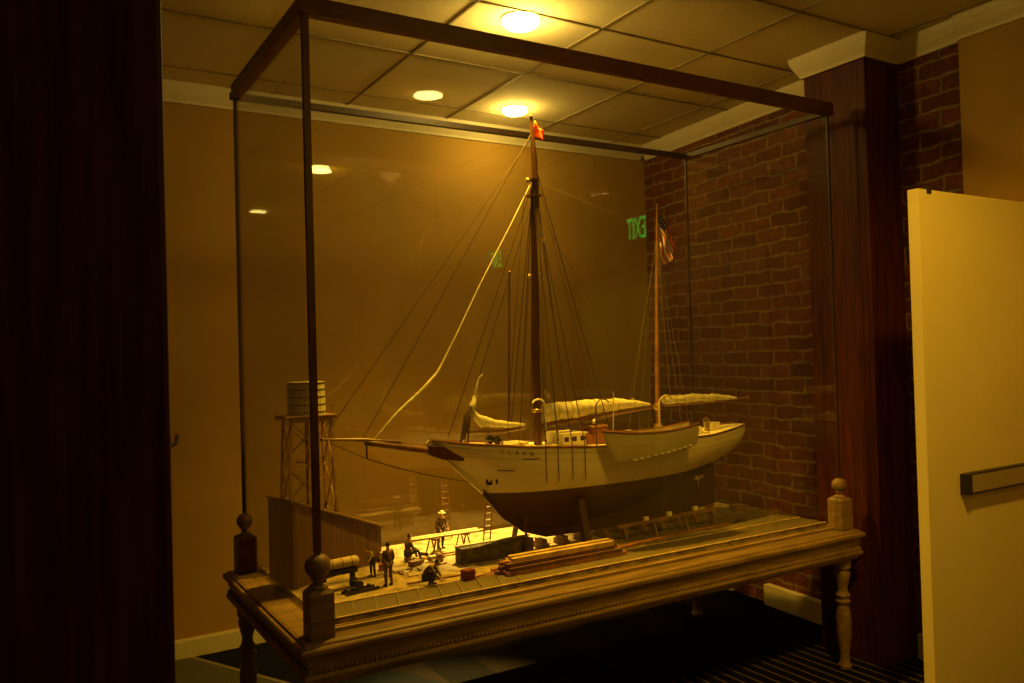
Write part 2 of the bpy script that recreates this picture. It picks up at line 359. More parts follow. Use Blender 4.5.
# crown mouldings: profile (out, z)
CP = [(0, 3.03), (.012, 3.03), (.016, 3.045), (.035, 3.075), (.05, 3.11), (.055, CEIL - .001), (0, CEIL - .001)]
def crown(name, path, label=None):                    # path points with outward normals
    rings = [[(p[0] + n[0] * o, p[1] + n[1] * o, z) for o, z in CP] for p, n in path]
    return struct(name, MB().loft(rings), MT['trim'], label)
crown('trim_2', [((XL, YB), (0, -1)), ((3.22, YB), (-.0, -1))], 'cream crown moulding along the back wall')
nb = (-math.sin(ang), math.cos(ang))
bpt = lambda t: (p0.x + math.cos(ang) * t, p0.y + math.sin(ang) * t)
crown('trim_3', [(bpt(0.0), nb), (bpt(.335), nb)], 'cream crown moulding over the short brick stretch')
crown('trim_4', [(bpt(.74), nb), (bpt(ln - .03), nb)], 'cream crown moulding over the brick wall behind the case')
crown('trim_5', [((XP - .02, YR), (-1, 0)), ((XP - .02, -.462), (-1, 0))], 'cream crown moulding over the plaster right wall')
PX, PY0, PY1 = 2.80, -.11, .258                       # timber column against the brick wall
crown('trim_6', [((3.06, PY0), (0, -1)), ((PX, PY0), (-1, -1)), ((PX, PY1), (-1, 1)), ((3.09, PY1), (0, 1))], 'cream crown moulding wrapped round the timber column')
t = thing('timber_column', 'dark red timber column standing against the brick wall beside the case', 'column', (2.93, .07, 0))
MB().box(PX - 2.93, 3.075 - 2.93, PY0 - .07, PY1 - .07, 0, 3.03, .008).build('shaft', MT['column'], t)
# near column at the left edge of the view
t = thing('timber_column', 'very dark timber column filling the left edge of the view', 'column', (-.785, -1.42, 0))
cm = MB().box(-.26, .106, -.17, .17, 0, CEIL - .002, .008); cm.build('shaft', MT['column'], t)
MB().tube([(.106, -.10, 1.50), (.115, -.10, 1.50)], .006).tube([(.115, -.10, 1.492), (.122, -.10, 1.494), (.124, -.10, 1.506)], .003).build('hook', MT['steel'], t)

# door with exit sign behind the camera's right (seen as a reflection in the glass)
d1 = MB().box(XP - .045, XP - .021, -2.52, -1.62, .0, 2.07, .003)
do = struct('door_1', d1, MT['white'], 'white door in the right wall below the exit sign')
df = MB().box(XP - .05, XP - .021, -2.60, -2.525, 0, 2.15).box(XP - .05, XP - .021, -1.615, -1.54, 0, 2.15).box(XP - .05, XP - .021, -2.525, -1.615, 2.075, 2.15).build('door_frame', MT['trim'], do)
MB().box(XP - .085, XP - .046, -2.42, -1.95, 1.0, 1.08, .006).build('push_bar', MT['steel'], do)
es = thing('exit_sign', 'green lit exit sign on the right wall above the door', 'sign', (XP - .021, -1.9, 2.47))
MB().box(-.03, 0, -.15, .15, -.12, .12, .006).build('housing', MT['black'], es)
def text_mesh(txt, size, name, m, parent, mtx, ext=.001):
    cu = bpy.data.curves.new(name, 'FONT'); cu.body = txt; cu.size = size; cu.extrude = ext; cu.align_x = 'CENTER'; cu.align_y = 'CENTER'; cu.offset = 0
    o = bpy.data.objects.new('tmp', cu); C.objects.link(o)
    dg = bpy.context.evaluated_depsgraph_get(); me = bpy.data.meshes.new_from_object(o.evaluated_get(dg)); bpy.data.objects.remove(o)
    me.transform(mtx); me.materials.clear(); me.materials.append(m); me.name = name
    r = bpy.data.objects.new(name, me); C.objects.link(r); r.parent = parent; return r
# text x axis -> world +Y mirrored so that it reads correctly when facing -X
mtx = Matrix(((0, 0, -1, -.032), (-1, 0, 0, 0), (0, 1, 0, 0), (0, 0, 0, 1))) @ Matrix.Diagonal((.80, 1.7, 1, 1))
text_mesh('EXIT', .13, 'lettering', MT['exitg'], es, mtx)

# open white door leaf at the right
dl = thing('open_door', 'white door leaf standing open at the right edge, with a panic bar', 'door', (3.02, -.77, 0))
MB().box(-.85, -.03, 0, .045, .012, 2.2, .002).build('leaf', MT['white'], dl)
MB().box(-.03, 0, .0, .045, .2, .32).box(-.03, 0, 0, .045, 1.0, 1.12).box(-.03, 0, 0, .045, 1.85, 1.97).build('hinge', MT['steel'], dl)
MB().box(-.795, -.765, -.004, .02, 2.185, 2.212, .002).build('catch', MT['iron'], dl)
pb = MB().box(-.61, -.08, -.030, -.001, .994, 1.066, .003).build('panic_bar', MT['steel'], dl)
pb['label'] = 'brushed metal push bar with dark outline'
MB().box(-.64, -.61, -.036, -.001, .989, 1.071, .003).build('end_cap', MT['black'], pb)
MB().box(-.61, -.08, -.031, -.001, 1.066, 1.0715).box(-.61, -.08, -.031, -.001, .9885, .994).build('bar_edge', MT['black'], pb)

# ceiling lamps
def ceiling_lamp(label, x, y, r, drop, m, group='recessed ceiling lamps'):
    t = thing('ceiling_lamp', label, 'lamp', (x, y, CEIL), 0, group)
    MB().lathe([(r * 1.0, -.001), (r * 1.12, -.001), (r * 1.10, -.005), (r * 1.0, -.007)], n=28).build('trim_ring', MT['trim'], t)
    MB().lathe([(r * .98, -.008), (r * .98, -.012 - drop * .3), (r * .8, -.012 - drop * .75), (r * .45, -.012 - drop)], n=28).build('bulb', m, t, True)
ceiling_lamp('glaring ceiling lamp above the front rail of the case', *LAMP_A, .085, .034, MT['lampA'])
ceiling_lamp('glaring ceiling lamp near the back wall, behind the mast top', *LAMP_B, .080, .032, MT['lampA'])
ceiling_lamp('recessed ceiling lamp mirrored in the glass as the upper disc', *LAMP_C, .085, .003, MT['lampC'])
ceiling_lamp('recessed ceiling lamp mirrored in the glass as the lower disc', *LAMP_D, .085, .003, MT['lampC'])

# ------------------------------------------------------------------ display table
tb = thing('display_table', 'long carved wooden table carrying the glass case, on turned legs', 'table', (W / 2, D / 2, 0))
tb_off = Matrix.Translation((-W / 2, -D / 2, 0))
OV = .082
def ring(prof, name, mtl, smooth=False):
    """moulded band running round the table: prof is (outset, z)"""
    rings = []
    for sx, sy in ((0, 0), (1, 0), (1, 1), (0, 1), (0, 0)):
        dx, dy = (-1, 1)[sx], (-1, 1)[sy]
        ch = .0
        rings.append([(sx * W + dx * o, sy * D + dy * o, z) for o, z in prof])
    mb = MB().loft(rings, True, False); bmesh.ops.remove_doubles(mb.bm, verts=mb.bm.verts, dist=1e-5)
    return mb.xf(tb_off).build(name, mtl, tb, smooth)
ring([(-.06, ZR), (.055, ZR), (.066, ZR - .004), (.070, ZR - .012), (OV - .004, ZR - .014), (OV, ZR - .02), (OV, ZR - .032), (.076, ZR - .038), (.070, ZR - .040), (-.06, ZR - .040)], 'table_rim', MT['oak'])
MB().box(.0, W, .0, D, ZR - .045, ZR - .002).xf(tb_off).build('table_top', MT['oak'], tb)
ring([(.030, ZR - .041), (.068, ZR - .041), (.064, ZR - .060), (.058, ZR - .078), (.0585, .598), (.052, .597), (.050, .588), (.066, .587), (.072, .575), (.066, .562), (.058, .556), (.054, .545), (.030, .545)], 'apron', MT['oak'])
# rope-twist moulding, one strip per side
def rope(x0, y0, x1, y1):
    mb = MB(); a = Vector((x0, y0, .5955)); b = Vector((x1, y1, .5955)); L = (b - a).length; n = int(L / .0175); t = (b - a) / L
    out = Vector((t.y, -t.x, 0))
    for i in range(n):
        c = a + t * (L * (i + .5) / n)
        p = c - t * .007 - Vector((0, 0, .0065)); q = c + t * .007 + Vector((0, 0, .0065))
        mb.tube([p, p.lerp(q, .25), p.lerp(q, .75), q], [.0025, .0062, .0062, .0025], 6)
    o = mb.xf(tb_off).build('rope_moulding', MT['oak'], tb, True)
e = .0635
rope(-e, -e, W + e, -e); rope(W + e, -e, W + e, D + e); rope(W + e, D + e, -e, D + e); rope(-e, D + e, -e, -e)
# carved rosette on the left side apron
mb = MB()
for k in range(8):
    a = k * PI / 4; mb.ball((-.060, .50 + .022 * math.cos(a), .615 + .014 * math.sin(a)), .008, .5, 1, .8, 8, 6)
mb.ball((-.061, .50, .615), .008, .6, 1, 1, 8, 6); mb.xf(tb_off).build('carved_rosette', MT['oak'], tb, True)
LEG = [(.018, 0), (.030, .004), (.033, .02), (.024, .035), (.021, .06), (.026, .10), (.034, .16), (.037, .22), (.033, .28), (.026, .315), (.034, .325), (.036, .335), (.026, .345), (.033, .355), (.035, .365), (.026, .375), (.022, .40), (.030, .43), (.037, .46), (.038, .475), (.030, .49), (.040, .495), (.042, .51), (.042, .56)]
for x, y in ((.01, .0), (W, .0), (.0, D), (W - .02, D)):
    MB().lathe(LEG, (x - W / 2, y - D / 2, 0), 20).build('leg', MT['oak'], tb, True)
FIN = [(.030, 0), (.034, .004), (.030, .010), (.018, .014), (.016, .026), (.026, .030), (.020, .036), (.030, .042), (.040, .056), (.044, .074), (.040, .092), (.028, .106), (.012, .112), (.006, .115)]
POSTH = .845
for i, (x, y) in enumerate(((0, 0), (W, 0), (0, D), (W, D))):
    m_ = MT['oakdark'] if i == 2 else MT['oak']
    s = .8 if i else 1.0; hh = .0415
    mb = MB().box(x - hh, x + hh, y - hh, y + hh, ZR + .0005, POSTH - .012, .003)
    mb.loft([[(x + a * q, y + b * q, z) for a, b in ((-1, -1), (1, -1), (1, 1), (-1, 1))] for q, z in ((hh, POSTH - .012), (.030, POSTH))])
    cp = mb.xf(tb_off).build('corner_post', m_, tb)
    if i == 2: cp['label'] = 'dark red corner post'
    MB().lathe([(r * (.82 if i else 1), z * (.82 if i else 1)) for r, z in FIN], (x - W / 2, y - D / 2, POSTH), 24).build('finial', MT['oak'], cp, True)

# ------------------------------------------------------------------ glass case
gc = thing('glass_case', 'tall glass display case with dark wooden top rails enclosing the ship', 'display case', (W / 2, D / 2, ZR))
go = Matrix.Translation((-W / 2, -D / 2, -ZR))
RT = .058
mb = MB().box(-.022, W + .022, -.024, .020, H, H + RT, .002); mb.xf(go).build('top_rail', MT['rail'], gc)
mb = MB().box(-.022, W + .022, D - .012, D + .014, H, H + .030, .002); mb.xf(go).build('top_rail', MT['bar'], gc)  # same wood as the front rail, its shade put into a darker colour
mb = MB().box(-.022, .020, .0205, D - .0205, H, H + RT, .002); mb.xf(go).build('top_rail', MT['rail'], gc)
mb = MB().box(W - .012, W + .014, .0205, D - .0125, H, H + .030, .002); mb.xf(go).build('top_rail', MT['bar'], gc)  # right rail likewise darkened to carry the shade
for i, (x, y, h_) in enumerate(((0, 0, .011), (W, 0, .006), (0, D, .008), (W, D, .005))):
    zb = POSTH + .116 * (1 if i == 0 else .82)
    mb = MB().box(x - h_, x + h_, y - h_, y + h_, zb, H); mb.xf(go).build('corner_bar', MT['rail' if i == 0 else 'bar'], gc)
T = .003
def pane(axis, fixed):
    L = W if axis == 'X' else D; a, b = .012, .044; zc = POSTH + .118
    o = [(b, ZR + .0005), (L - b, ZR + .0005), (L - b, zc), (L - a, zc), (L - a, H - .0005), (a, H - .0005), (a, zc), (b, zc)]
    mb = MB(); r = []
    for s in (-T, T):
        r.append([((u, fixed + s, z) if axis == 'X' else (fixed + s, u, z)) for u, z in o])
    mb.loft(r); mb.xf(go).build('glass_pane', MT['glass'], gc)
pane('X', 0); pane('X', D); pane('Y', 0); pane('Y', W)

# ------------------------------------------------------------------ diorama base
G = .712
tb2 = tag(MB().box(.046, W - .046, .046, D - .046, ZR + .0005, G).build('diorama_base', [MT['dirt']]), 'sandy ground board of the boatyard model under the ship', 'model ground')
tag(MB().box(.046, W - .046, .006, .045, ZR + .0005, .700, .002).box(.046, W - .046, .022, .028, .700, .7035).build('front_sill', MT['oak']), 'plain wooden sill strip just inside the front glass', 'sill')
rw = thing('boardwalk', 'plank boardwalk strip along the front of the model yard', 'boardwalk', (W / 2, .12, G))
MB().box(-W / 2 + .05, W / 2 - .05, -.070, .085, .0004, .006).build('decking', MT['boards'], rw)
for y in (-.073, .088): MB().box(-W / 2 + .05, W / 2 - .05, y - .004, y + .004, .0062, .010).build('edge_rail', MT['lumber'], rw)
for k in range(9):
    x = -W / 2 + .14 + k * .085
    MB().beam((x, -.067, .0085), (x + .05, .082, .0085), .005, .004).build('cross_batten', MT['batten'], rw)
tf = tag(MB().prism([(1.62, .24), (2.595, .24), (2.595, .93), (1.9, .95), (1.7, .7), (1.55, .5)], G + .0003, G + .004).build('turf_patch', MT['mud']), 'dark turf under the stern at the right end of the model', 'ground')
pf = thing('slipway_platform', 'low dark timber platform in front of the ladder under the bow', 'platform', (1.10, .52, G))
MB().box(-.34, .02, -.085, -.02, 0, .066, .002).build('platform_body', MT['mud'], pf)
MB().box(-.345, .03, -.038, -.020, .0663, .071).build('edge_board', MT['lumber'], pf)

# ------------------------------------------------------------------ schooner
YS = .50
ship = thing('model_schooner', 'cream two-masted model schooner with dark bottom propped up in the glass case', 'model ship', (1.5, YS, G))
so = Matrix.Translation((-1.5, -YS, -G))
def sp_(mb, name, m, smooth=False, parent=None): return mb.xf(so).build(name, m, parent or ship, smooth)
def lerp_tab(tab, x):
    if x <= tab[0][0]: return tab[0][1]
    for (a, va), (b, vb) in zip(tab, tab[1:]):
        if x <= b: u = (x - a) / (b - a); u = u * u * (3 - 2 * u) * .35 + u * .65; return va + (vb - va) * u
    return tab[-1][1]
SHEER = [(.655, 1.240), (.84, 1.213), (1.115, 1.184), (1.45, 1.164), (1.77, 1.156), (2.16, 1.160), (2.43, 1.183), (2.50, 1.19)]
KEEL = [(.655, 1.232), (.743, 1.148), (.905, .997), (.998, .889), (1.106, .815), (1.223, .780), (1.538, .776), (2.12, .780), (2.135, .98), (2.30, 1.005), (2.42, 1.05), (2.475, 1.10), (2.50, 1.17)]
BEAM = [(.655, .004), (.75, .055), (.9, .10), (1.1, .145), (1.35, .172), (1.6, .178), (1.85, .168), (2.1, .145), (2.3, .112), (2.42, .080), (2.48, .05), (2.50, .01)]
# fullness exponent of the section below: small = full, large = V shaped
BODY = [(.655, 1.232), (.743, 1.148), (.905, .997), (.998, .889), (1.106, .817), (1.223, .79), (1.45, .795), (1.65, .815), (1.85, .86), (2.0, .915), (2.12, .965), (2.20, .988), (2.30, 1.010), (2.42, 1.055), (2.475, 1.10), (2.50, 1.17)]
FULL = [(.655, 1.6), (.9, 1.9), (1.2, 1.35), (1.6, .95), (1.9, .95), (2.12, .9), (2.3, .8), (2.5, .6)]
NS = 18
def lin(tab, x):
    if x <= tab[0][0]: return tab[0][1]
    for (a, va), (b, vb) in zip(tab, tab[1:]):
        if x <= b: return va + (vb - va) * (x - a) / (b - a)
    return tab[-1][1]
def half(x, z):
    zs, zk, bm_, fu = lerp_tab(SHEER, x), lin(BODY, x), lerp_tab(BEAM, x), lin(FULL, x)
    v = max(0, min(1, (z - zk) / max(zs - zk, 1e-4)))
    wv = math.sin(min(1, v / .80) * PI / 2) ** fu
    return bm_ * wv
xs = [.655, .67, .70, .743, .79, .85, .905, .95, .998, 1.05, 1.106, 1.165, 1.223, 1.3, 1.4, 1.538, 1.65, 1.77, 1.9, 2.0, 2.08, 2.12, 2.135, 2.2, 2.26, 2.30, 2.36, 2.42, 2.45, 2.475, 2.49, 2.50]
mb = MB(); rings = []
for x in xs:
    zs, zk = lerp_tab(SHEER, x), lin(BODY, x); pts = []
    zz = [zk + (zs - zk) * (j / NS) for j in range(NS + 1)]
    near = [(x, YS - half(x, z) - .003, z) for z in zz]; far = [(x, YS + half(x, z) + .003, z) for z in zz]
    rings.append(near[::-1] + far)
mb.loft(rings, True, True)
hull = sp_(mb, 'hull', MT['hull'], True)
hull.data.transform(Matrix.Translation((0, 0, 0)))
# the paint line lives in hull coordinates: keep the hull's own z = world z
for v in hull.data.vertices: v.co.z += G
hull.location.z = -G
sp_(MB().loft([[(x, YS - .007, lin(KEEL, x) - .002), (x, YS - .014, lin(BODY, x) + .012), (x, YS + .014, lin(BODY, x) + .012), (x, YS + .007, lin(KEEL, x) - .002)] for x in (1.10, 1.223, 1.4, 1.55, 1.7, 1.85, 2.0, 2.06, 2.12)]), 'deadwood', MT['keel'])
# wales, planks and sheer strakes
def strake(dz, r, name, m, x0=.66, x1=2.49, both=True, parent=None, fz=None):
    for s in ((-1, 1) if both else (-1,)):
        pts = []
        n = 40
        for i in range(n + 1):
            x = x0 + (x1 - x0) * i / n; z = (lerp_tab(SHEER, x) + dz) if fz is None else fz(x)
            pts.append((x, YS + s * (half(x, z) + .003), z))
        sp_(MB().tube(pts, r, 6), name, m, True, parent)
strake(.004, .0055, 'cap_rail', MT['rubrail'], both=True)
strake(-.022, .0016, 'wale', MT['dinghy'], .70, 2.46)
strake(-.052, .0012, 'wale', MT['dinghy'], .74, 2.44)
# deck and low inner bulwark
rings = []
for x in xs[2:-2]:
    b = lerp_tab(BEAM, x) * .97; z = lerp_tab(SHEER, x) - .006
    rings.append([(x, YS - b, z), (x, YS + b, z), (x, YS + b, z + .004), (x, YS - b, z + .004)])
sp_(MB().loft(rings), 'deck', MT['deck'])
# stem with trailboard, rudder, propeller
for s in (-1, 1): sp_(MB().loft([[(.640, YS + s * .020, 1.188), (.640, YS + s * .020, 1.222), (.640, YS + s * .008, 1.222), (.640, YS + s * .008, 1.188)], [(.70, YS + s * .034, 1.160), (.70, YS + s * .034, 1.216), (.70, YS + s * .01, 1.216), (.70, YS + s * .01, 1.160)], [(.79, YS + s * .050, 1.148), (.79, YS + s * .050, 1.160), (.79, YS + s * .02, 1.160), (.79, YS + s * .02, 1.148)]]), 'trailboard', MT['rubrail'])
mb = MB()
zz = [(.640, 1.232), (.743, 1.140), (.905, .989), (.998, .882), (1.106, .807), (1.223, .770), (1.6, .766), (2.13, .770)]
mb.loft([[(x - .005, YS - .006, z), (x + .012, YS - .006, z + .014), (x + .012, YS + .006, z + .014), (x - .005, YS + .006, z)] for x, z in zz[:3]])
sp_(mb, 'stem', MT['cabin'])
mb = MB().loft([[(x, YS - .010, z - .012), (x, YS - .010, z + .02), (x, YS + .010, z + .02), (x, YS + .010, z - .012)] for x, z in zz[2:]])
sp_(mb, 'keel', MT['keel'])
mb = MB(); rud = [(2.150, .775), (2.285, .79), (2.292, .86), (2.285, .995), (2.165, .985), (2.160, .86)]
mb.loft([[(x, YS + s * .006, z) for x, z in rud] for s in (-1, 1)])
rd = sp_(mb, 'rudder', MT['keel'])
sp_(MB().box(2.121, 2.154, YS - .008, YS + .008, .768, .985, .002), 'sternpost', MT['keel'])
mb = MB().tube([(2.12, YS, .90), (2.148, YS, .90)], .008)
for k in range(3):
    a = k * 2 * PI / 3 + .5; c, s = math.cos(a), math.sin(a)
    mb.loft([[(2.142 + dx, YS + c * r_ - s * wd, .90 + s * r_ + c * wd) for dx, wd in ((-.002, -w_), (.004, w_), (.006, w_), (0, -w_))] for r_, w_ in ((.006, .004), (.022, .010), (.036, .009), (.044, .002))])
sp_(mb.xf(Matrix.Translation((.016, -.020, .03))), 'propeller', MT['propm'])
# bowsprit, jibboom, dolphin striker
sp_(MB().tube([(.78, YS, 1.176), (.60, YS, 1.210), (.40, YS, 1.250), (.365, YS, 1.256)], [.019, .018, .013, .011], 12), 'bowsprit', MT['spar'], True)
sp_(MB().tube([(.52, YS, 1.246), (.36, YS, 1.268), (.187, YS, 1.283)], [.009, .008, .004], 10).ball((.187, YS, 1.283), .008), 'jibboom', MT['spar'], True)
sp_(MB().tube([(.372, YS, 1.262), (.372, YS, 1.19)], .004, 6).tube([(.372, YS - .05, 1.262), (.372, YS + .05, 1.262)], .003, 6), 'dolphin_striker', MT['mast'])
# masts
MX, ZX = 1.205, 1.935
sp_(MB().tube([(1.198, YS, 1.17), (1.200, YS, 1.5), (1.208, YS, 2.0), (1.214, YS, 2.36)], [.019, .019, .017, .014], 14).box(1.19, 1.24, YS - .025, YS + .025, 2.32, 2.33).box(1.192, 1.236, YS - .02, YS + .02, 2.395, 2.405), 'lower_mast', MT['mast'], True)
sp_(MB().tube([(1.226, YS, 2.27), (1.222, YS, 2.5), (1.212, YS, 2.69)], [.016, .014, .006], 12).ball((1.211, YS, 2.692), .008), 'topmast', MT['mast'], True)
sp_(MB().tube([(1.918, YS, 1.17), (1.925, YS, 1.5), (1.94, YS, 1.95), (1.957, YS, 2.335)], [.013, .012, .010, .004], 12).ball((1.957, YS, 2.337), .006), 'mizzen_mast', MT['spar'], True)
sp_(MB().tube([(1.08, YS + .06, 1.17), (1.094, YS + .06, 1.6), (1.108, YS + .06, 1.97)], [.006, .0055, .004], 8).ball((1.108, YS + .06, 1.975), .008), 'derrick_pole', MT['spar'], True)
for z, x in ((1.95, 1.165), (1.94, 1.235), (2.39, 1.17), (2.12, 1.245), (1.42, 1.235), (1.40, 1.25)):
    sp_(MB().ball((x, YS - .02, z), .009, 1, .7, 1.4, 8, 6), 'block', MT['ropel'], True)
# spider bands at mast foot
for pr_, c_ in (([(.022, 0), (.026, .004), (.026, .012), (.022, .016)], (1.198, YS, 1.33)), ([(.016, 0), (.02, .004), (.02, .02), (.016, .03)], (1.919, YS, 1.30)), ([(.02, 0), (.022, .01), (.02, .05)], (1.918, YS, 1.18))):
    sp_(MB().lathe(pr_, c_), 'mast_band', MT['brass'], True)
# furled sails on booms
def furled(pts, rad, name, seed, lumps=3.0):
    rnd = random.Random(seed); mb = MB(); n = 12; rings = []
    P_ = [Vector(p) for p in pts]; K = 26
    for i in range(K + 1):
        u = i / K; f = u * (len(P_) - 1); j = min(int(f), len(P_) - 2); c = P_[j].lerp(P_[j + 1], f - j); r = rad[j] + (rad[j + 1] - rad[j]) * (f - j)
        r *= 1 + .14 * math.sin(i * lumps) * rnd.random()
        rings.append([(c.x, c.y + r * .8 * math.cos(a), c.z + r * math.sin(a) * (1 + .10 * math.sin(3 * a + i))) for a in [2 * PI * k / n for k in range(n)]])
    mb.loft(rings); return sp_(mb, name, MT['sail'], True)
furled([(1.228, YS, 1.322), (1.40, YS, 1.330), (1.60, YS, 1.340), (1.76, YS, 1.338), (1.87, YS, 1.327)], [.042, .040, .032, .020, .007], 'furled_mainsail', 1)
sp_(MB().tube([(1.225, YS, 1.268), (1.55, YS, 1.290), (1.89, YS, 1.316)], [.010, .011, .007], 10), 'main_boom', MT['spar'], True)
for x in (1.30, 1.38, 1.47, 1.56, 1.66, 1.76):
    r = .044 - (x - 1.23) * .042
    sp_(MB().tube([(x, YS + r * .86 * math.cos(a), 1.326 + (x - 1.3) * .03 + r * 1.12 * math.sin(a)) for a in [k * PI / 8 for k in range(17)]], .0018, 5), 'sail_tie', MT['ropel'])
furled([(1.965, YS, 1.343), (2.15, YS, 1.345), (2.35, YS, 1.338), (2.47, YS, 1.328)], [.022, .023, .018, .009], 'furled_mizzen_sail', 2)
sp_(MB().tube([(1.96, YS, 1.318), (2.3, YS, 1.320), (2.563, YS, 1.326)], [.007, .008, .006], 10).lathe([(.009, 0), (.010, .003), (.006, .02)], (2.56, YS, 1.318)), 'mizzen_boom', MT['spar'], True)
furled([(.86, YS, 1.345), (.90, YS, 1.31), (.98, YS, 1.292), (1.06, YS, 1.282), (1.13, YS, 1.278)], [.022, .026, .018, .012, .004], 'furled_staysail', 3)
furled([(.845, YS, 1.325), (.855, YS, 1.36), (.875, YS, 1.40), (.885, YS, 1.455), (.900, YS, 1.50), (.920, YS, 1.515)], [.016, .028, .024, .010, .006, .003], 'sail_peak', 4)
sp_(MB().tube([(.83, YS, 1.265), (1.0, YS, 1.255), (1.13, YS, 1.262)], [.007, .008, .006], 8), 'staysail_boom', MT['spar'], True)
sp_(MB().tube([(.80, YS, 1.21), (.822, YS, 1.27), (.838, YS, 1.33), (.848, YS, 1.36)], [.008, .014, .018, .006], 8).tube([(.83, YS - .01, 1.21), (.84, YS - .01, 1.30)], .005, 6), 'furled_jib_bag', MT['rope'], True)
# furled jib hanging along the outer stay
furled([(.400, YS, 1.262), (.50, YS, 1.36), (.62, YS, 1.455), (.70, YS, 1.53), (.80, YS, 1.70), (.92, YS, 1.915), (1.10, YS, 2.21), (1.195, YS, 2.375)], [.0045, .0085, .0095, .0085, .005, .004, .0035, .003], 'furled_jib', 5)
# standing and running rigging
def line(a, b, r=.0016, m='rope', sag=0, name='stay'):
    a = Vector(a); b = Vector(b); n = 8 if sag else 1
    pts = [a.lerp(b, i / n) - Vector((0, 0, sag * 4 * (i / n) * (1 - i / n))) for i in range(n + 1)]
    return sp_(MB().tube(pts, r, 5), name, MT[m])
line((1.215, YS, 2.60), (.19, YS, 1.285), .0016)
line((1.215, YS, 2.62), (.36, YS, 1.275), .0018)
line((1.212, YS, 2.38), (.74, YS, 1.245), .0020)
line((1.206, YS, 2.30), (.90, YS, 1.50), .0020)
line((1.21, YS, 2.40), (1.935, YS, 2.20), .0012)
for s in (-1, 1):
    for k, (x, zt) in enumerate(((1.14, 2.33), (1.20, 2.34), (1.27, 2.33), (1.335, 2.32))):
        h = half(x, lerp_tab(SHEER, x)) + .006
        line((1.212, YS + s * .012, zt), (x, YS + s * h, 1.19), .0022, name='shroud')
        sp_(MB().box(x - .0018, x + .0018, YS + s * h - .0015, YS + s * h + .0015, 1.03, 1.20), 'chainplate', MT['timber'])
        for hh_, zz_ in ((h, 1.215), (h - .004, 1.255)): sp_(MB().ball((x, YS + s * hh_, zz_), .007, 1, .5, 1, 8, 6), 'deadeye', MT['mast'])
    for x in (1.865, 1.93, 1.99):
        h = half(x, lerp_tab(SHEER, x)) + .004
        line((1.945, YS + s * .008, 2.14), (x, YS + s * h, 1.18), .0014, name='shroud')
    line((1.222, YS + s * .01, 2.46), (1.50, YS + s * .172, 1.18), .0026, name='backstay')
line((1.232, YS, 2.42), (1.44, YS - .12, 1.36), .0012)
line((1.212, YS, 2.30), (1.86, YS, 1.33), .0010, name='topping_lift')
line((1.945, YS, 2.16), (2.55, YS, 1.33), .0010, name='topping_lift')
line((1.942, YS, 2.10), (1.74, YS, 1.36), .0012)
line((1.224, YS - .025, 2.35), (1.226, YS - .03, 1.2), .0014, name='halyard')
line((1.20, YS - .03, 2.35), (1.165, YS - .04, 1.2), .0014, name='halyard')
line((1.165, YS - .02, 1.94), (1.06, YS - .06, 1.2), .0014, name='halyard')
line((1.17, YS, 2.38), (1.02, YS - .03, 1.26), .0013, name='halyard')
line((1.235, YS - .02, 1.93), (1.28, YS - .05, 1.2), .0013, name='halyard')
line((.187, YS, 1.283), (.372, YS, 1.19), .0014, name='bobstay')
line((.372, YS, 1.19), (.86, YS, 1.045), .0020, sag=.012, name='bobstay')
line((.372, YS, 1.262), (.72, YS, 1.16), .0014, name='bobstay')
line((.187, YS, 1.283), (.37, YS - .05, 1.262), .001, name='bobstay')
line((.37, YS - .05, 1.262), (.80, YS - .09, 1.205), .0012, name='bobstay')
line((1.54, YS - .12, 1.2), (1.55, YS - .12, 1.41), .0030, 'ropel', name='stanchion')
# deck houses and fittings
dz = lambda x: lerp_tab(SHEER, x) - .002
def fit(name, m, mb, parent=None, sm=False): return sp_(mb, name, m, sm, parent)
cab = fit('deckhouse', MT['cabin'], MB().box(1.29, 1.42, YS - .07, YS + .07, dz(1.35), 1.222, .003))
fit('deckhouse_roof', MT['cabin'], MB().box(1.282, 1.428, YS - .078, YS + .078, 1.222, 1.229, .002), cab)
for x in (1.31, 1.355, 1.40): fit('window', MT['pane'], MB().box(x - .012, x + .012, YS - .0712, YS - .069, 1.19, 1.212), cab)
wh = fit('wheelhouse', MT['cabinred'], MB().box(1.475, 1.56, YS - .055, YS + .055, dz(1.5), 1.245, .003).box(1.445, 1.475, YS - .05, YS + .05, dz(1.46), 1.21, .003))
fit('wheelhouse_roof', MT['spar'], MB().loft([[(x, YS - .062, 1.245), (x, YS, 1.258), (x, YS + .062, 1.245), (x, YS + .062, 1.240), (x, YS - .062, 1.240)] for x in (1.468, 1.567)]), wh)
fit('lantern', MT['whitep'], MB().lathe([(.008, 0), (.010, .004), (.010, .016), (.004, .022)], (1.50, YS - .03, 1.2585)), wh)
fit('fore_hatch', MT['cabin'], MB().box(.99, 1.12, YS - .05, YS + .05, dz(1.1), 1.205, .004))
fit('chart_house', MT['cabin'], MB().box(1.66, 1.78, YS - .05, YS + .05, dz(1.7), 1.205, .003))
fit('anchor_windlass', MT['iron'], MB().tube([(.965, YS - .05, 1.222), (.965, YS + .05, 1.222)], .012, 10).box(.955, .975, YS - .035, YS - .027, dz(.96), 1.24).box(.955, .975, YS + .027, YS + .035, dz(.96), 1.24))
fit('cabin_trunk', MT['cabin'], MB().box(1.99, 2.16, YS - .06, YS + .06, dz(2.05), 1.20, .004).box(2.0, 2.15, YS - .05, YS + .05, 1.20, 1.206))
fit('steering_box', MT['cabin'], MB().box(2.26, 2.32, YS - .03, YS + .03, dz(2.3), 1.212, .004))
mb = MB()
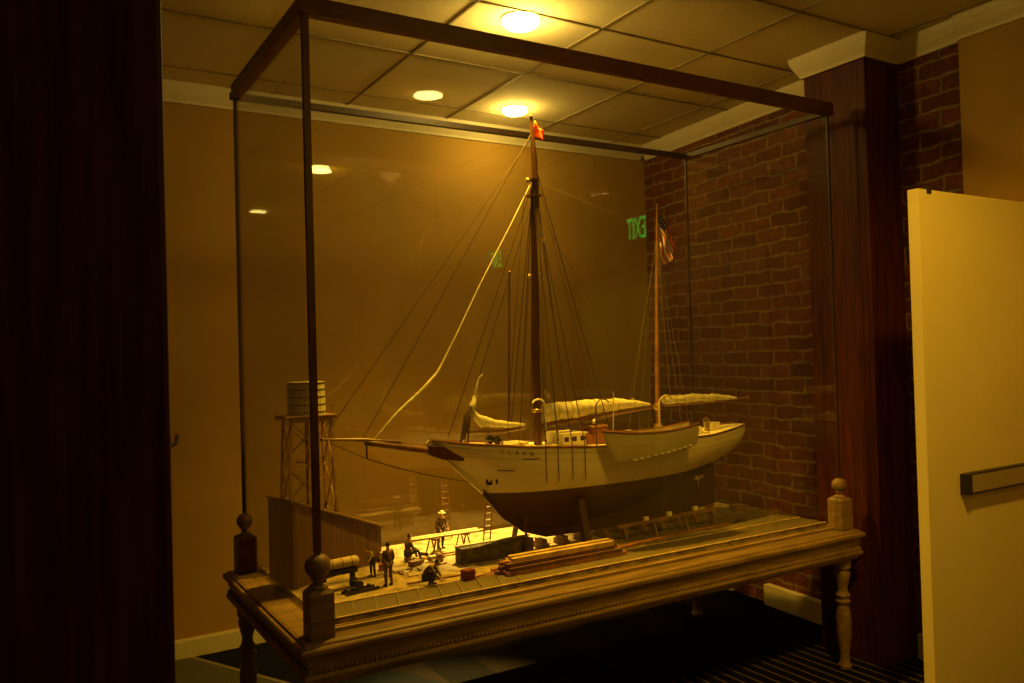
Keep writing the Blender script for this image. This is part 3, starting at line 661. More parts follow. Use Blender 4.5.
for k in range(12):
    a = k * PI / 6; mb.tube([(2.25, YS + .022 * math.cos(a), 1.215 + .022 * math.sin(a)), (2.25, YS + .022 * math.cos(a + PI / 6), 1.215 + .022 * math.sin(a + PI / 6))], .002, 5)
    if k % 2: mb.tube([(2.25, YS, 1.215), (2.25, YS + .029 * math.cos(a), 1.215 + .029 * math.sin(a))], .0014, 5)
fit('steering_wheel', MT['brass'], mb.box(2.252, 2.259, YS - .008, YS + .008, dz(2.25), 1.218))
for x in (.80, .90, .97, 1.06): fit('cleat', MT['brass'], MB().box(x - .005, x + .005, YS - lerp_tab(BEAM, x) * .6, YS - lerp_tab(BEAM, x) * .6 + .01, dz(x), dz(x) + .02))
# barrels / coils on deck
for x, y in ((1.10, .42), (1.22, .40), (1.60, .60), (1.80, .41), (2.20, .45), (2.10, .56)):
    fit('rope_coil', MT['ropel'], MB().lathe([(.012, 0), (.018, .003), (.018, .009), (.012, .012)], (x, y, dz(x) + .001), 14))
# ventilation cowls and davits: curved pale or dark hoops
def hoop(x, y, z0, z1, reach, m, r=.0038, dx=0):
    pts = [(x, y, z0), (x, y, z1 - reach * .8)]
    for k in range(6):
        a = PI * k / 6; pts.append((x + (reach - reach * math.cos(a)) * (1 if not dx else dx), y, z1 - reach * .8 + reach * .9 * math.sin(a)))
    return MB().tube(pts, r, 7)
sp_(hoop(1.15, YS - .14, 1.18, 1.395, .034, None, .0045, -1), 'davit', MT['whitep'], True)
sp_(hoop(1.405, YS - .172, 1.17, 1.38, .040, None), 'davit', MT['mast'], True)
sp_(hoop(1.80, YS - .15, 1.16, 1.375, .045, None), 'davit', MT['ropel'], True)
# name, hawse mark, draft smudges on the near bow
def on_hull(x, z, s=-1): return Vector((x, YS + s * (half(x, z) + .0034), z))
for ch, x in zip('CLARK', (.942, .975, 1.008, 1.041, 1.074)):
    z = 1.178 - (x - .94) * .12
    a = on_hull(x - .01, z); b = on_hull(x + .01, z); up = on_hull(x, z + .01) - on_hull(x, z - .01)
    ex = (b - a).normalized(); ey = up.normalized(); ez = ex.cross(ey); o_ = on_hull(x, z) + ez * .001
    mt = Matrix(((ex.x, ey.x, ez.x, o_.x), (ex.y, ey.y, ez.y, o_.y), (ex.z, ey.z, ez.z, o_.z), (0, 0, 0, 1)))
    text_mesh(ch, .024, 'name_letter', MT['rubrail'], ship, so @ mt, .0006)
mb = MB(); q = .0
for dx_, dz_, wd, ht in ((-.017, .006, .008, .034), (.017, .006, .008, .034), (0, -.010, .030, .012), (0, .002, .006, .022)):
    c = on_hull(.925 + dx_, 1.046 + dz_); mb.beam(c - Vector((0, 0, ht / 2)), c + Vector((0, 0, ht / 2)), wd, .006, up=(0, 1, 0))
sp_(mb, 'hawse_anchor', MT['iron'])
for x0, x1, z in ((1.03, 1.11, 1.142), (.93, 1.0, 1.098)):
    a = on_hull(x0, z); b = on_hull(x1, z - .004); sp_(MB().tube([a, on_hull((x0 + x1) / 2, z - .002), b], .0022, 6), 'rub_strake', MT['rope'])
# row of small white dashes on the hull aft of the dinghy
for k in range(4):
    x = 1.99 + k * .05; c = on_hull(x, 1.128 + k * .003); sp_(MB().beam(c - Vector((.012, 0, 0)), c + Vector((.012, 0, .001)), .005, .005), 'white_dash', MT['whitep'])

# flags (hang from the masts)
def cloth(name, hoist, L, hgt, m, label, cat, droop, amp=.006, U=26, V=12):
    me = bpy.data.meshes.new(name); bm = bmesh.new(); uvl = bm.loops.layers.uv.new(); g = []
    for i in range(U + 1):
        row = []
        for j in range(V + 1):
            u, v = i / U, j / V
            row.append(bm.verts.new(droop(u, v)))
        g.append(row)
    for i in range(U):
        for j in range(V):
            f = bm.faces.new((g[i][j], g[i + 1][j], g[i + 1][j + 1], g[i][j + 1])); f.smooth = True
            for lp, (a, b) in zip(f.loops, ((i, j), (i + 1, j), (i + 1, j + 1), (i, j + 1))): lp[uvl].uv = (a / U, b / V)
    bm.to_mesh(me); bm.free(); me.materials.append(m)
    o = bpy.data.objects.new(name, me); C.objects.link(o)
    md = o.modifiers.new('thick', 'SOLIDIFY'); md.thickness = .0012
    return tag(o, label, cat)
def dr(u, v):
    fold = math.sin(u * 9 + v * 3) * .010 * u
    return (1.961 + (.012 + .095 * (u ** .9)) * (.35 + .65 * v) * min(1, u * 4) + .012 * math.sin(v * 5 + u * 7) * u, .5 + .018 * math.sin(v * 9 + 1.0) * min(1, u * 3) + fold, 2.305 - (1 - v) * .115 * (1 - .35 * u) - .20 * u)
cloth('ensign_flag', None, .3, .15, MT['flag'], 'small stars and stripes flag drooping from the aft mast top', 'flag', dr)
def dr2(u, v): return (1.226 + .046 * u * (1 - .5 * abs(v - .5)), .5 - .02 * u + .008 * math.sin(u * 6 + v * 4), 2.675 - (1 - v) * .075 * (1 - .3 * u) - .045 * u)
cloth('pennant_flag', None, .05, .04, MT['redflag'], 'tiny red pennant at the top of the tall mast', 'flag', dr2, U=10, V=6)

# dinghy alongside
dg = thing('dinghy', 'grey-cream rowing boat slung against the near side of the schooner', 'boat', (1.64, .255, 1.14))
dgo = Matrix.Translation((-1.64, -.255, -1.14))
DX0, DX1 = 1.383, 1.93
def dsheer(u): return 1.215 + .040 * (1 - u) ** 2.2 + .040 * u ** 2 - .008
def dkeel(u): return 1.092 + .150 * max(0, (.16 - u) / .16) ** 1.7 + .05 * max(0, (u - .55) / .45) ** 1.6
def dbeam(u): return .058 * (math.sin(PI * min(1, (u + .00) * .88)) ** .55 if u > 0 else 0) + .0015
rings = []; ND = 12
for i in range(25):
    u = i / 24; x = DX0 + (DX1 - DX0) * u; zs, zk, b = dsheer(u), dkeel(u), dbeam(u)
    out = [(.255 - b * math.sin((j / ND) * PI / 2) ** .8, zk + (zs - zk) * (1 - math.cos((j / ND) * PI / 2)) ** .9) for j in range(ND + 1)]
    outer = [(x, y, z) for y, z in out[::-1]] + [(x, .51 - y, z) for y, z in out[1:]]
    t_ = .004; b2 = max(b - t_, .0008)
    inn = [(.255 - b2 * math.sin((j / ND) * PI / 2) ** .8, min(zk + t_ * 2, zs - .003) + (zs - min(zk + t_ * 2, zs - .003)) * (1 - math.cos((j / ND) * PI / 2)) ** .9) for j in range(ND + 1)]
    inner = [(x, y, z) for y, z in inn[::-1]] + [(x, .51 - y, z) for y, z in inn[1:]]
    rings.append(outer + inner[::-1])
MB().loft(rings).xf(dgo).build('boat_hull', MT['dinghy'], dg, True)
for s in (-1, 1):
    MB().tube([(DX0 + (DX1 - DX0) * i / 24, .255 + s * (dbeam(i / 24) + .001), dsheer(i / 24)) for i in range(25)], .0055, 6).xf(dgo).build('gunwale', MT['rubrail'], dg, True)
for dzz in (.03, .055):
    MB().tube([(DX0 + (DX1 - DX0) * i / 24, .255 - dbeam(i / 24) * (math.sin(math.acos(1 - max(0.02, (1 - dzz / (dsheer(i / 24) - dkeel(i / 24) + .0001))) ** (1 / .9))) ** .8) - .001, dsheer(i / 24) - dzz) for i in range(2, 24)], .0012, 5).xf(dgo).build('plank_lap', MT['ropel'], dg)
for u in (.3, .55, .78):
    x = DX0 + (DX1 - DX0) * u; b = dbeam(u) - .006
    MB().box(x - .012, x + .012, .255 - b, .255 + b, dsheer(u) - .016, dsheer(u) - .011).xf(dgo).build('thwart', MT['lumber'], dg)
for k in range(10):  # small white dashes along the near side of the dinghy
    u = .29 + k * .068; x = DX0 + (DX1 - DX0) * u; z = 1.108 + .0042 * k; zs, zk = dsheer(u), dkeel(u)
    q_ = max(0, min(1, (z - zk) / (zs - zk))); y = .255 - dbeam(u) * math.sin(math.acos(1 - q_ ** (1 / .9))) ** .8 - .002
    MB().box(x - .011, x + .011, y - .002, y + .002, z - .0035, z + .0035).xf(dgo).build('white_dash', MT['whitep'], dg)

# keel blocks and shores under the ship
kb0 = None
for k in range(9):
    x = 1.20 + k * .115
    o = thing('keel_block', 'short dark timber block under the keel of the schooner', 'block', (x, YS, G), 0, 'keel blocks in a row under the ship')
    MB().box(-.014, .014, -.05, .05, .0, .025, .001).box(-.012, .012, -.035, .035, .025, .0415, .001).build('timber', MT['timber'], o)
def shore(x, y, xt, zt, label, r=.009, cap=True):
    o = thing('shore_prop', label, 'prop', (x, y, G), 0, 'timber shores propping the hull')
    yt = YS + (1 if y > YS else -1) * (half(xt, zt) + .012)
    MB().beam((0, 0, 0), (xt - x, yt - y, zt - G), r * 2, r * 2).build('post', MT['shoretimber'], o)
    if cap: MB().box(-.02, .02, -.02, .02, 0.0, .008).build('foot', MT['shoretimber'], o)
shore(1.06, .40, 1.10, .87, 'timber shore nearest the bow, beside the ladder', .006)
for i, (x, xt) in enumerate(((1.345, 1.34),)):
    shore(x, .335, xt, .93, 'wide dark timber added for the shade under the shrouds, near side', .017)  # added timber that stands for the dark shading low on the hull
for i, x in enumerate((1.15, 1.5, 1.85)):
    shore(x, .665, x, .93, 'timber shore on the far side of the hull', .009)
for i, (px, zz_) in enumerate(((1.705, .80), (1.85, .806), (2.02, .812))):
    o = tag(MB().box(-.013, .013, -.008, .008, -.010, .010, .002).build('wedge_block', MT['whitep'], loc=(px, .36, zz_)), ['white block on the trestle below the dinghy, nearest the bow', 'white block on the trestle below the dinghy, middle of three', 'white block on the trestle nearest the rudder'][i], 'block', 'white blocks on the trestle')
tr = thing('bilge_trestle', 'long dark trestle running under the near side of the hull', 'trestle', (1.85, .36, G))
MB().beam((-.32, 0, .071), (.32, 0, .083), .02, .014).build('beam', MT['timber'], tr)
for x in (-.28, -.1, .1, .28):
    for s in (-1, 1): MB().beam((x, s * .028, 0), (x, s * .004, .066 + x * .02), .008).build('leg', MT['timber'], tr)

# ------------------------------------------------------------------ lumber piles
def board(x, y, z, L, wd, ht, rz, m, label, grp, ry=0, cat='plank', nm='plank'):
    o = MB().box(-L / 2, L / 2, -wd / 2, wd / 2, 0, ht, .0008).build(nm, m, loc=(x, y, z), rot=(0, ry, rz)); return tag(o, label, cat, grp)
rnd = random.Random(3)
rows = [(0, 5), (1, 5), (2, 4), (3, 3)]
names_r = ['bottom', 'second', 'third', 'top']
for r_, n in rows:
    for k in range(n):
        m_ = MT['lumber'] if (r_ == 3 and k != 1) or (r_ == 2 and k == 3) else (MT['lumberred'] if rnd.random() < .4 else MT['lumbershade'])  # highlight on top and shade below put into the board colours
        board(1.105 + rnd.uniform(-.025, .025), .195 + (k - (n - 1) / 2) * .0225, G + .0065 + r_ * .0155, .60 - r_ * .03, .021, .015, .0, m_, 'long board in the %s layer of the lumber pile in front of the hull' % names_r[r_], 'boards of the lumber pile')
for k, (x, y, L, a) in enumerate(((1.60, .262, .42, .10), (1.66, .285, .46, .05), (1.95, .30, .50, .03))):
    board(x, y, G + .0045, L, .014, .010, a, MT['lumberred'], ['reddish board lying loose right of the lumber pile', 'reddish board lying behind the loose one, right of the lumber pile', 'reddish board lying farthest right below the stern'][k], 'loose boards right of the lumber pile')
board(.755, .215, G + .0065, .14, .012, .008, .12, MT['lumberred'], 'short reddish board between red crate and lumber pile', None)
board(.60, .30, G + .0005, .30, .012, .006, -.05, MT['timber'], 'thin brown board on the sand behind the red crate', None)
# workbench: boards on two sawhorses
def sawhorse(x, y, label, s=1.0):
    o = thing('sawhorse', label, 'sawhorse', (x, y, G), .1, 'sawhorses under the workbench boards')
    MB().box(-.014, .014, -.035, .035, .052, .060).build('cross_beam', MT['timber'], o)
    o.scale = (1, 1, 1.3)
    for a in (-1, 1):
        for b in (-1, 1): MB().beam((a * .024, b * .03, 0), (a * .004, b * .026, .054), .005).build('leg', MT['timber'], o)
sawhorse(.745, .68, 'small sawhorse under the left end of the workbench boards')
sawhorse(.905, .70, 'small sawhorse under the right end of the workbench boards')
board(.81, .665, G + .079, .36, .022, .006, -.02, MT['lumber'], 'pale board on the sawhorses, nearer of two', 'boards on the sawhorses')
board(.81, .70, G + .079, .34, .024, .006, .0, MT['lumber'], 'pale board on the sawhorses, farther of two', 'boards on the sawhorses')
# ladder leaning on the bow
ld = thing('ladder', 'wooden ladder leaning up under the bow', 'ladder', (.985, .63, G))
for s in (-1, 1): MB().beam((s * .018, 0, 0), (s * .015, -.045, .245), .005).build('ladder_rail', MT['lumberred'], ld)
for k in range(8):
    u = (k + .6) / 8.2; MB().beam((-.0175, -.045 * u, .245 * u), (.0175, -.045 * u, .245 * u), .004).build('rung', MT['whitep'], ld)  # white rungs: the light falling on them is put into the colour
ld = thing('ladder', 'ladder shape standing in for a ladder reflection in the back glass behind the hat man', 'ladder', (.94, .93, G))  # modelled copy of the mirrored bow ladder, not a second ladder
for s in (-1, 1): MB().beam((s * .020, 0, 0), (s * .017, .03, .27), .004).build('ladder_rail', MT['timber'], ld)
for k in range(9):
    u = (k + .6) / 9.2; MB().beam((-.019, .03 * u, .27 * u), (.019, .03 * u, .27 * u), .003).build('rung', MT['timber'], ld)
# red crate
rc = thing('crate', 'small faded red crate in front of the lumber pile', 'crate', (.665, .205, G + .0065), .2)
MB().box(-.022, .022, -.018, .018, 0, .040, .001).build('box_body', MT['red'], rc)
for z in (.006, .020, .034): MB().box(-.0235, .0235, -.0195, .0195, z - .003, z + .003).build('slat', MT['red'], rc)

# ------------------------------------------------------------------ water tower
wt = thing('water_tower', 'model water tower with a pale slatted tank on a tall trestle', 'water tower', (.25, .90, G))
WH = .645
MB().box(-.118, .112, -.085, .085, WH - .006, WH, .001).box(-.118, .112, -.075, -.06, WH - .018, WH - .006).box(-.118, .112, .06, .075, WH - .018, WH - .006).build('platform', MT['timber'], wt)
for a in (-1, 1):
    for b in (-1, 1): MB().beam((a * .112, b * .075, 0), (a * .088, b * .062, WH - .018), .010).build('leg', MT['timber'], wt)
def lg(a, b, z): f = z / WH; return Vector((a * (.112 - .024 * f), b * (.075 - .013 * f), z))
for b in (-1, 1):
    for z0, z1 in ((.03, .23), (.23, .43), (.43, .62)):
        MB().beam(lg(-1, b, z0), lg(1, b, z1), .005).beam(lg(1, b, z0), lg(-1, b, z1), .005).beam(lg(-1, b, z1), lg(1, b, z1), .006).build('cross_brace', MT['timber'], wt)
for a in (-1, 1):
    for z0, z1 in ((.03, .23), (.23, .43), (.43, .62)):
        MB().beam(lg(a, -1, z0), lg(a, 1, z1), .005).beam(lg(a, 1, z0), lg(a, -1, z1), .005).build('cross_brace', MT['timber'], wt)
MB().tube([(0, 0, 0), (0, 0, WH - .006)], .010).build('down_pipe', MT['timber'], wt)
tk = MB().lathe([(.001, WH), (.082, WH), (.080, WH + .145), (.078, WH + .145), (.001, WH + .143)], n=32).build('tank', MT['tank'], wt, True)
for z in (.012, .045, .078, .110, .138): MB().lathe([(.081, z), (.0835, z), (.0835, z + .004), (.081, z + .004)], (0, 0, WH), 32).build('hoop', MT['iron'], tk)
for x in (.14,):
    for s in (-1, 1): MB().beam((.128, s * .010, .0), (.118, s * .010, WH + .04), .003).build('ladder_rail', MT['timber'], wt)
    mb = MB()
    for k in range(26): u = k / 26 + .02; mb.beam((.128 - .010 * u, -.010, (WH + .04) * u), (.128 - .010 * u, .010, (WH + .04) * u), .0025)
    mb.build('rungs', MT['timber'], wt)

# ------------------------------------------------------------------ lean-to shed
A_ = Vector((.062, .50)); B_ = Vector((.512, .72)); C_ = Vector((.512, .79)); D_ = Vector((.012, .655))
sh = thing('shed', 'brown board shed with a sloping roof below the water tower', 'shed', (A_.x, A_.y, G))
ax = (B_ - A_).normalized(); ra = math.atan2(ax.y, ax.x); LW = (B_ - A_).length
def wall2(p, q, zp, zq, name, off=.005):
    d = q - p; L = d.length; a = math.atan2(d.y, d.x); mb = MB()
    mb.loft([[(0, s * off, 0), (L, s * off, 0), (L, s * off, zq - G), (0, s * off, zp - G)] for s in (-.0, 1)])
    o = mb.build(name, MT['shed'], sh); o.location = (p.x - A_.x, p.y - A_.y, 0); o.rotation_euler = (0, 0, a); return o
zA, zB = 1.052, .858
wall2(A_, B_, zA, zB, 'front_wall'); wall2(B_, C_, zB, zB + .0, 'end_wall'); wall2(D_, A_, zA, zA, 'end_wall'); wall2(C_, D_, zB, zA, 'rear_wall', -.005)
def rp(p, z, ox=0, oy=0): return (p.x - A_.x + ox, p.y - A_.y + oy, z - G)
r1 = [rp(A_, zA + .001, -.008, -.010), rp(B_, zB - .006, .022, -.006), rp(C_, zB - .006, .022, .01), rp(D_, zA + .001, -.008, .01)]
sr = MB().loft([r1, [(x, y, z + .008) for x, y, z in r1]]).build('roof', MT['roof'], sh)

# ------------------------------------------------------------------ yard clutter
bo = thing('boiler', 'pale horizontal boiler cylinder on a dark cradle in front of the shed', 'boiler', (.205, .40, G), .12)
MB().tube([(-.085, 0, .100), (-.078, 0, .100), (.078, 0, .100), (.085, 0, .100)], [.012, .020, .020, .012], 18).build('drum', MT['ropel'], bo, True)
for x in (-.07, -.03, .01, .05): MB().tube([(x, 0, .10), (x + .004, 0, .10)], .0215, 18).build('band', MT['timber'], bo)
MB().box(-.075, .075, -.018, .018, .060, .078).box(-.065, -.055, -.015, .015, 0, .06).box(.055, .065, -.015, .015, 0, .06).build('cradle', MT['iron'], bo)
sk = thing('winch', 'dark winch on a low sled near the standing man', 'winch', (.265, .325, G), .15)
MB().box(-.07, .07, -.022, -.014, 0, .012).box(-.07, .07, .014, .022, 0, .012).box(-.06, -.05, -.022, .022, .012, .018).box(.04, .05, -.022, .022, .012, .018).build('sled', MT['iron'], sk)
MB().tube([(-.01, -.022, .032), (-.01, .022, .032)], .014, 12).build('drum', MT['iron'], sk, True)
MB().tube([(-.01, .026, .032), (-.01, .030, .032)], .020, 14).build('gear_wheel', MT['iron'], sk)
def barrel(x, y, h, r, m, label, grp='barrels in the yard'):
    o = thing('barrel', label, 'barrel', (x, y, G), 0, grp)
    MB().lathe([(r * .8, 0), (r * .95, h * .25), (r, h * .5), (r * .95, h * .75), (r * .8, h), (r * .72, h - .002)], n=16).build('staves', m, o, True)
    MB().lathe([(r * .97, h * .24), (r * 1.0, h * .26), (r * 1.0, h * .30), (r * .97, h * .32)], n=16).build('hoop', MT['iron'], o)
barrel(.51, .70, .042, .018, MT['lumber'], 'pale barrel close to the shed corner')
barrel(.555, .735, .036, .016, MT['lumber'], 'pale barrel behind the seated man')
barrel(.70, .53, .040, .017, MT['lumberred'], 'brown barrel in front of the sawhorses')
barrel(.655, .48, .030, .014, MT['whitep'], 'white tub beside the brown barrel')
def box_thing(x, y, z, a, b, h, m, label, nm='crate', rz=0):
    o = thing(nm, label, 'crate', (x, y, z), rz); MB().box(-a, a, -b, b, 0, h, .001).build('box_body', m, o)
    MB().box(-a - .001, a + .001, -b - .001, b + .001, h * .4, h * .55).build('strap', MT['timber'], o)
box_thing(.60, .56, G, .028, .016, .020, MT['timber'], 'flat brown crate right of the seated man', rz=.3)
box_thing(.455, .565, G, .016, .014, .030, MT['lumberred'], 'brown crate left of the seated man', rz=-.2)
box_thing(.69, .575, G, .02, .014, .024, MT['lumber'], 'pale crate behind the brown barrel', rz=.1)
box_thing(2.50, .55, G + .0045, .03, .02, .03, MT['timber'], 'brown crate at the right end of the yard')
box_thing(2.42, .68, G + .0045, .025, .02, .045, MT['timber'], 'tall dark crate by the right glass', rz=.3)
fe = thing('yard_fence', 'low dark fence at the right end of the model', 'fence', (2.50, .335, G + .0042))
for k in range(6): MB().box(-.07 + k * .028 - .002, -.07 + k * .028 + .002, -.002, .002, 0, .034).build('fence_post', MT['timber'], fe)
for z in (.014, .028): MB().box(-.074, .074, -.0035, -.002, z - .002, z + .002).build('fence_rail', MT['timber'], fe)
an = thing('anchor', 'small dark anchor lying on the turf under the stern', 'anchor', (2.28, .33, G + .009), .4)
MB().tube([(-.04, 0, 0), (.04, 0, 0)], .003).tube([(.04, -.028, 0), (.05, 0, 0), (.04, .028, 0)], .003).tube([(-.035, -.018, 0), (-.035, .018, 0)], .002).build('shank', MT['iron'], an)

rnd = random.Random(11)
for k in range(26):
    x, y = rnd.uniform(.40, .78), rnd.uniform(.40, .62) if k % 2 else rnd.uniform(.57, .74)
    if y < .50 + (x - .06) * .49 + .02 and x < .52 and y > .50: y = .46
    if abs(x - .605) < .05 and abs(y - .64) < .05: x += .09
    if x > .74 and y < .56: x -= .12
    o = MB().box(-rnd.uniform(.012, .035), rnd.uniform(.012, .03), -.005, .005, 0, rnd.uniform(.004, .012), .0005).build('wood_offcut', MT[rnd.choice(['lumber', 'lumber', 'timber', 'whitep', 'shoretimber'])], loc=(x, y, G + .0003), rot=(0, 0, rnd.uniform(0, 3)))
    tag(o, 'small wooden offcut among those scattered on the sand between the men', 'offcut', 'offcuts scattered on the sand')
# ------------------------------------------------------------------ people (posed model figures, built at full size then reduced)
def skin_mesh(verts, edges, radii, root=0, sub=2):
    me = bpy.data.meshes.new('tmp'); me.from_pydata(verts, edges, [])
    o = bpy.data.objects.new('tmp', me); C.objects.link(o)
    sm = o.modifiers.new('s', 'SKIN'); sm.use_smooth_shade = True
    for v, r in zip(me.skin_vertices[0].data, radii): v.radius = (r, r) if not isinstance(r, tuple) else r; v.use_root = False
    me.skin_vertices[0].data[root].use_root = True
    ss = o.modifiers.new('u', 'SUBSURF'); ss.levels = sub; ss.render_levels = sub
    dgp = bpy.context.evaluated_depsgraph_get(); r = bpy.data.meshes.new_from_object(o.evaluated_get(dgp)); bpy.data.objects.remove(o); return r
def person(label, loc, rz, J, scale, shirt, trousers, hat=None, apron=None):
    """J: joints in metres, figure faces -Y"""
    o = thing('person', label, 'person', loc, rz, 'model figures in the boatyard')
    names = ['pelvis', 'waist', 'chest', 'neck', 'head0', 'shL', 'elL', 'wrL', 'haL', 'shR', 'elR', 'wrR', 'haR', 'hipL', 'knL', 'anL', 'toL', 'hipR', 'knR', 'anR', 'toR']
    hd = Vector(J['head']); nk = Vector(J['neck']); J = dict(J); J['head0'] = tuple(nk.lerp(hd, .55))
    for s in 'LR':
        wv = Vector(J['wr' + s]); el = Vector(J['el' + s]); J['ha' + s] = tuple(wv + (wv - el).normalized() * .08)
        an_ = Vector(J['an' + s]); J['to' + s] = tuple(an_ + Vector(J.get('toe' + s, (0, -.17, -.05))))
    ed = [('pelvis', 'waist'), ('waist', 'chest'), ('chest', 'neck'), ('neck', 'head0')]
    for s in 'LR': ed += [('chest', 'sh' + s), ('sh' + s, 'el' + s), ('el' + s, 'wr' + s), ('wr' + s, 'ha' + s), ('pelvis', 'hip' + s), ('hip' + s, 'kn' + s), ('kn' + s, 'an' + s), ('an' + s, 'to' + s)]
    R = dict(pelvis=.13, waist=.12, chest=.13, neck=.06, head0=.055)
    for s in 'LR': R.update({'sh' + s: .062, 'el' + s: .043, 'wr' + s: .028, 'ha' + s: .034, 'hip' + s: .088, 'kn' + s: .058, 'an' + s: .04, 'to' + s: .036})
    def sub_mesh(keep, grow):
        ns = [n for n in names if n in keep]; ix = {n: i for i, n in enumerate(ns)}
        return skin_mesh([J[n] for n in ns], [(ix[a], ix[b]) for a, b in ed if a in ix and b in ix], [R[n] + grow for n in ns], 0)
    def add(me, nm, m):
        me.transform(Matrix.Scale(scale, 4)); me.materials.clear(); me.materials.append(m)
        b = bpy.data.objects.new(nm, me); C.objects.link(b); b.parent = o
        me.polygons.foreach_set('use_smooth', [True] * len(me.polygons)); return b
    body = sub_mesh(names, 0)
    bm = bmesh.new(); bm.from_mesh(body)
    face = Vector(J.get('face', (0, -1, 0))).normalized(); side = face.cross(Vector((0, 0, 1))).normalized()
    bmesh.ops.create_uvsphere(bm, u_segments=18, v_segments=12, radius=.105, matrix=Matrix.Translation(hd) @ Matrix.Diagonal((.78, .92, 1.12, 1)))
    bmesh.ops.create_cone(bm, cap_ends=True, segments=8, radius1=.018, radius2=.006, depth=.04, matrix=Matrix.Translation(hd + face * .10 - Vector((0, 0, .012))))
    for s in (-1, 1): bmesh.ops.create_uvsphere(bm, u_segments=8, v_segments=6, radius=.022, matrix=Matrix.Translation(hd + side * s * .083) @ Matrix.Diagonal((.5, .8, 1.3, 1)))
    for s in 'LR':                                       # five fingers on each hand
        h_ = Vector(J['ha' + s]); d = (h_ - Vector(J['wr' + s])).normalized(); pr = d.cross(Vector((0, 0, 1)));
        pr = pr.normalized() if pr.length > .1 else Vector((1, 0, 0)); nn = pr.cross(d)
        for k, ln_ in enumerate((.075, .085, .08, .06)):
            b0 = h_ + pr * (.026 - .0175 * k); t_ = MB(); t_.tube([b0, b0 + d * ln_ * .5 - nn * .008, b0 + d * ln_ * .9 - nn * .03], [.010, .009, .007], 6)
            tm = bpy.data.meshes.new('t'); t_.bm.to_mesh(tm); t_.bm.free(); bm.from_mesh(tm)
        b0 = h_ - d * .03 + pr * .03; t_ = MB(); t_.tube([b0, b0 + pr * .03 + d * .03, b0 + pr * .035 + d * .06], [.012, .010, .008], 6)
        tm = bpy.data.meshes.new('t'); t_.bm.to_mesh(tm); t_.bm.free(); bm.from_mesh(tm)
    bm.to_mesh(body); bm.free(); add(body, 'body', MT['skin'])
    add(sub_mesh(['pelvis', 'waist', 'chest', 'shL', 'elL', 'wrL', 'shR', 'elR', 'wrR'], .014), 'shirt', shirt)
    tz = sub_mesh(['pelvis', 'hipL', 'knL', 'anL', 'hipR', 'knR', 'anR'], .016); add(tz, 'trousers', trousers)
    bm2 = MB(); bm2.ball(hd - face * .014 + Vector((0, 0, .022)), .108, .80, .92, 1.06, 14, 9)
    geo = [v for v in bm2.bm.verts if (v.co - hd).dot(face) > .045 or v.co.z < hd.z - .06]; bmesh.ops.delete(bm2.bm, geom=geo, context='VERTS')
    tm = bpy.data.meshes.new('hair'); bm2.bm.to_mesh(tm); bm2.bm.free(); add(tm, 'hair', MT['hair'])
    if hat:
        hb = MB().lathe([(.001, .155), (.06, .155), (.085, .13), (.092, .07), (.17, .055), (.172, .048), (.092, .055), (.088, .05)], tuple(hd), 20)
        tm = bpy.data.meshes.new('hat'); bmesh.ops.recalc_face_normals(hb.bm, faces=hb.bm.faces); hb.bm.to_mesh(tm); hb.bm.free(); add(tm, 'hat', hat)
    for s in 'LR':
        a_ = Vector(J['an' + s]); t0 = Vector(J['to' + s]); bb_ = MB().tube([a_ + Vector((0, 0, .02)), a_ - Vector((0, 0, .04)), a_.lerp(t0, .6) - Vector((0, 0, .018)), t0 - Vector((0, 0, .0))], [.052, .054, .05, .038], 10)
        tm = bpy.data.meshes.new('shoe'); bb_.bm.to_mesh(tm); bb_.bm.free(); add(tm, 'shoe', MT['hair'])
    return o
stand = dict(pelvis=(0, 0, .93), waist=(0, .01, 1.08), chest=(0, .0, 1.30), neck=(0, .0, 1.48), head=(0, -.02, 1.64),
             shL=(.19, 0, 1.40), elL=(.25, .04, 1.12), wrL=(.20, -.12, .92), shR=(-.19, 0, 1.40), elR=(-.25, .04, 1.12), wrR=(-.21, -.10, .90),
             hipL=(.10, 0, .88), knL=(.12, -.02, .48), anL=(.13, .02, .09), hipR=(-.10, 0, .88), knR=(-.12, -.02, .48), anR=(-.14, .02, .09))
person('standing man in dark shirt and brown trousers with his back turned, on the sand', (.385, .335, G), PI + .2, stand, .096, MT['shirtd'], MT['trousb'])
work = dict(stand); work.update(chest=(0, -.05, 1.29), neck=(0, -.09, 1.46), head=(0, -.14, 1.61), shL=(.20, -.05, 1.39), elL=(.30, -.06, 1.12), wrL=(.24, -.26, .94), shR=(-.20, -.05, 1.39), elR=(-.30, -.06, 1.12), wrR=(-.24, -.26, .94))
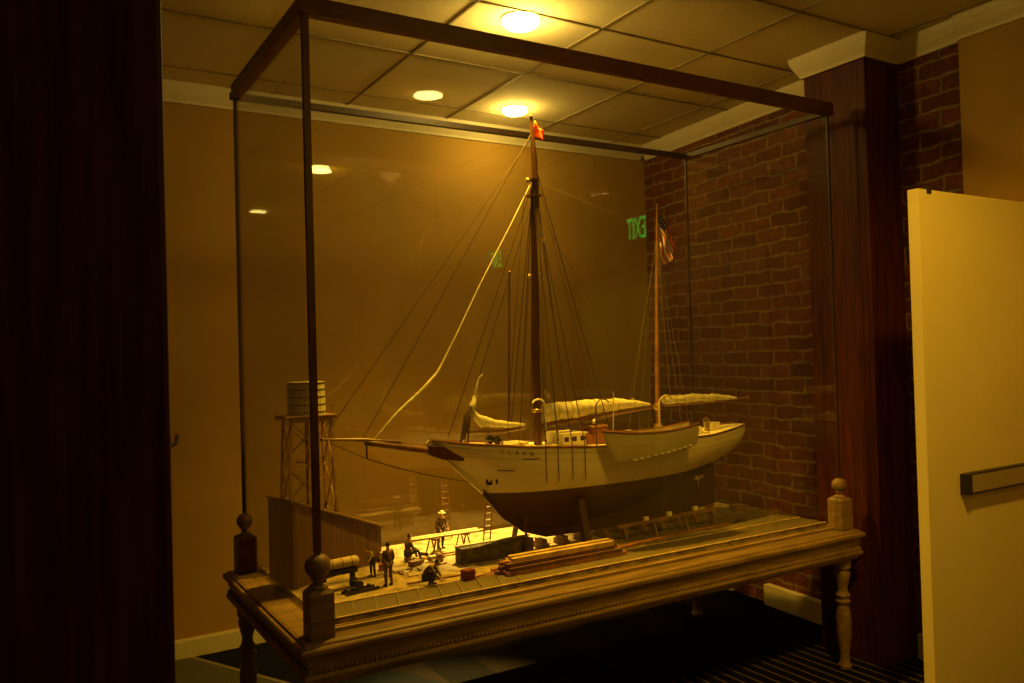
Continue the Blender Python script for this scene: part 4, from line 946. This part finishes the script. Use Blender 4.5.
person('man in pale straw hat standing behind the sawhorse workbench', (.82, .765, G), .25, work, .100, MT['shirtd'], MT['trous'], MT['hat'])
sit = dict(pelvis=(0, .05, .36), waist=(0, .05, .52), chest=(0, .0, .75), neck=(0, -.03, .93), head=(0, -.07, 1.09),
           shL=(.19, 0, .86), elL=(.27, -.08, .60), wrL=(.16, -.30, .55), shR=(-.19, 0, .86), elR=(-.27, -.08, .60), wrR=(-.14, -.30, .52),
           hipL=(.10, .02, .34), knL=(.16, -.40, .44), anL=(.15, -.50, .09), hipR=(-.10, .02, .34), knR=(-.16, -.40, .44), anR=(-.15, -.52, .09))
person('man in dark shirt sitting on a keg, turned to the workbench', (.605, .64, G + .001), PI / 2 + .1, sit, .098, MT['shirtd'], MT['trous'])
kg = tag(MB().lathe([(.013, 0), (.016, .010), (.013, .022)], n=14).build('keg', MT['timber'], loc=(.600, .64, G)), 'small brown keg under the seated man', 'keg')
crouch = dict(pelvis=(0, .16, .34), waist=(0, .12, .50), chest=(0, -.08, .68), neck=(0, -.22, .80), head=(0, -.34, .86), face=(0, -.9, -.4),
              shL=(.18, -.10, .74), elL=(.24, -.26, .50), wrL=(.16, -.42, .30), shR=(-.18, -.10, .74), elR=(-.24, -.26, .50), wrR=(-.14, -.42, .28),
              hipL=(.10, .12, .33), knL=(.20, -.24, .46), anL=(.16, -.08, .09), hipR=(-.10, .12, .33), knR=(-.20, -.24, .46), anR=(-.16, -.02, .09))
person('crouching man in dark clothes on the sand near the red crate', (.512, .235, G + .001), .9, crouch, .105, MT['shirtd'], MT['trous'])
bend = dict(stand); bend.update(waist=(0, -.02, 1.06), chest=(0, -.17, 1.22), neck=(0, -.30, 1.33), head=(0, -.42, 1.40), shL=(.19, -.22, 1.28), elL=(.22, -.34, 1.02), wrL=(.16, -.44, .84), shR=(-.19, -.22, 1.28), elR=(-.22, -.34, 1.02), wrR=(-.16, -.44, .84))
person('man in pale shirt bending over beside the boiler', (.385, .50, G), -1.2, bend, .080, MT['shirtp'], MT['trous'])
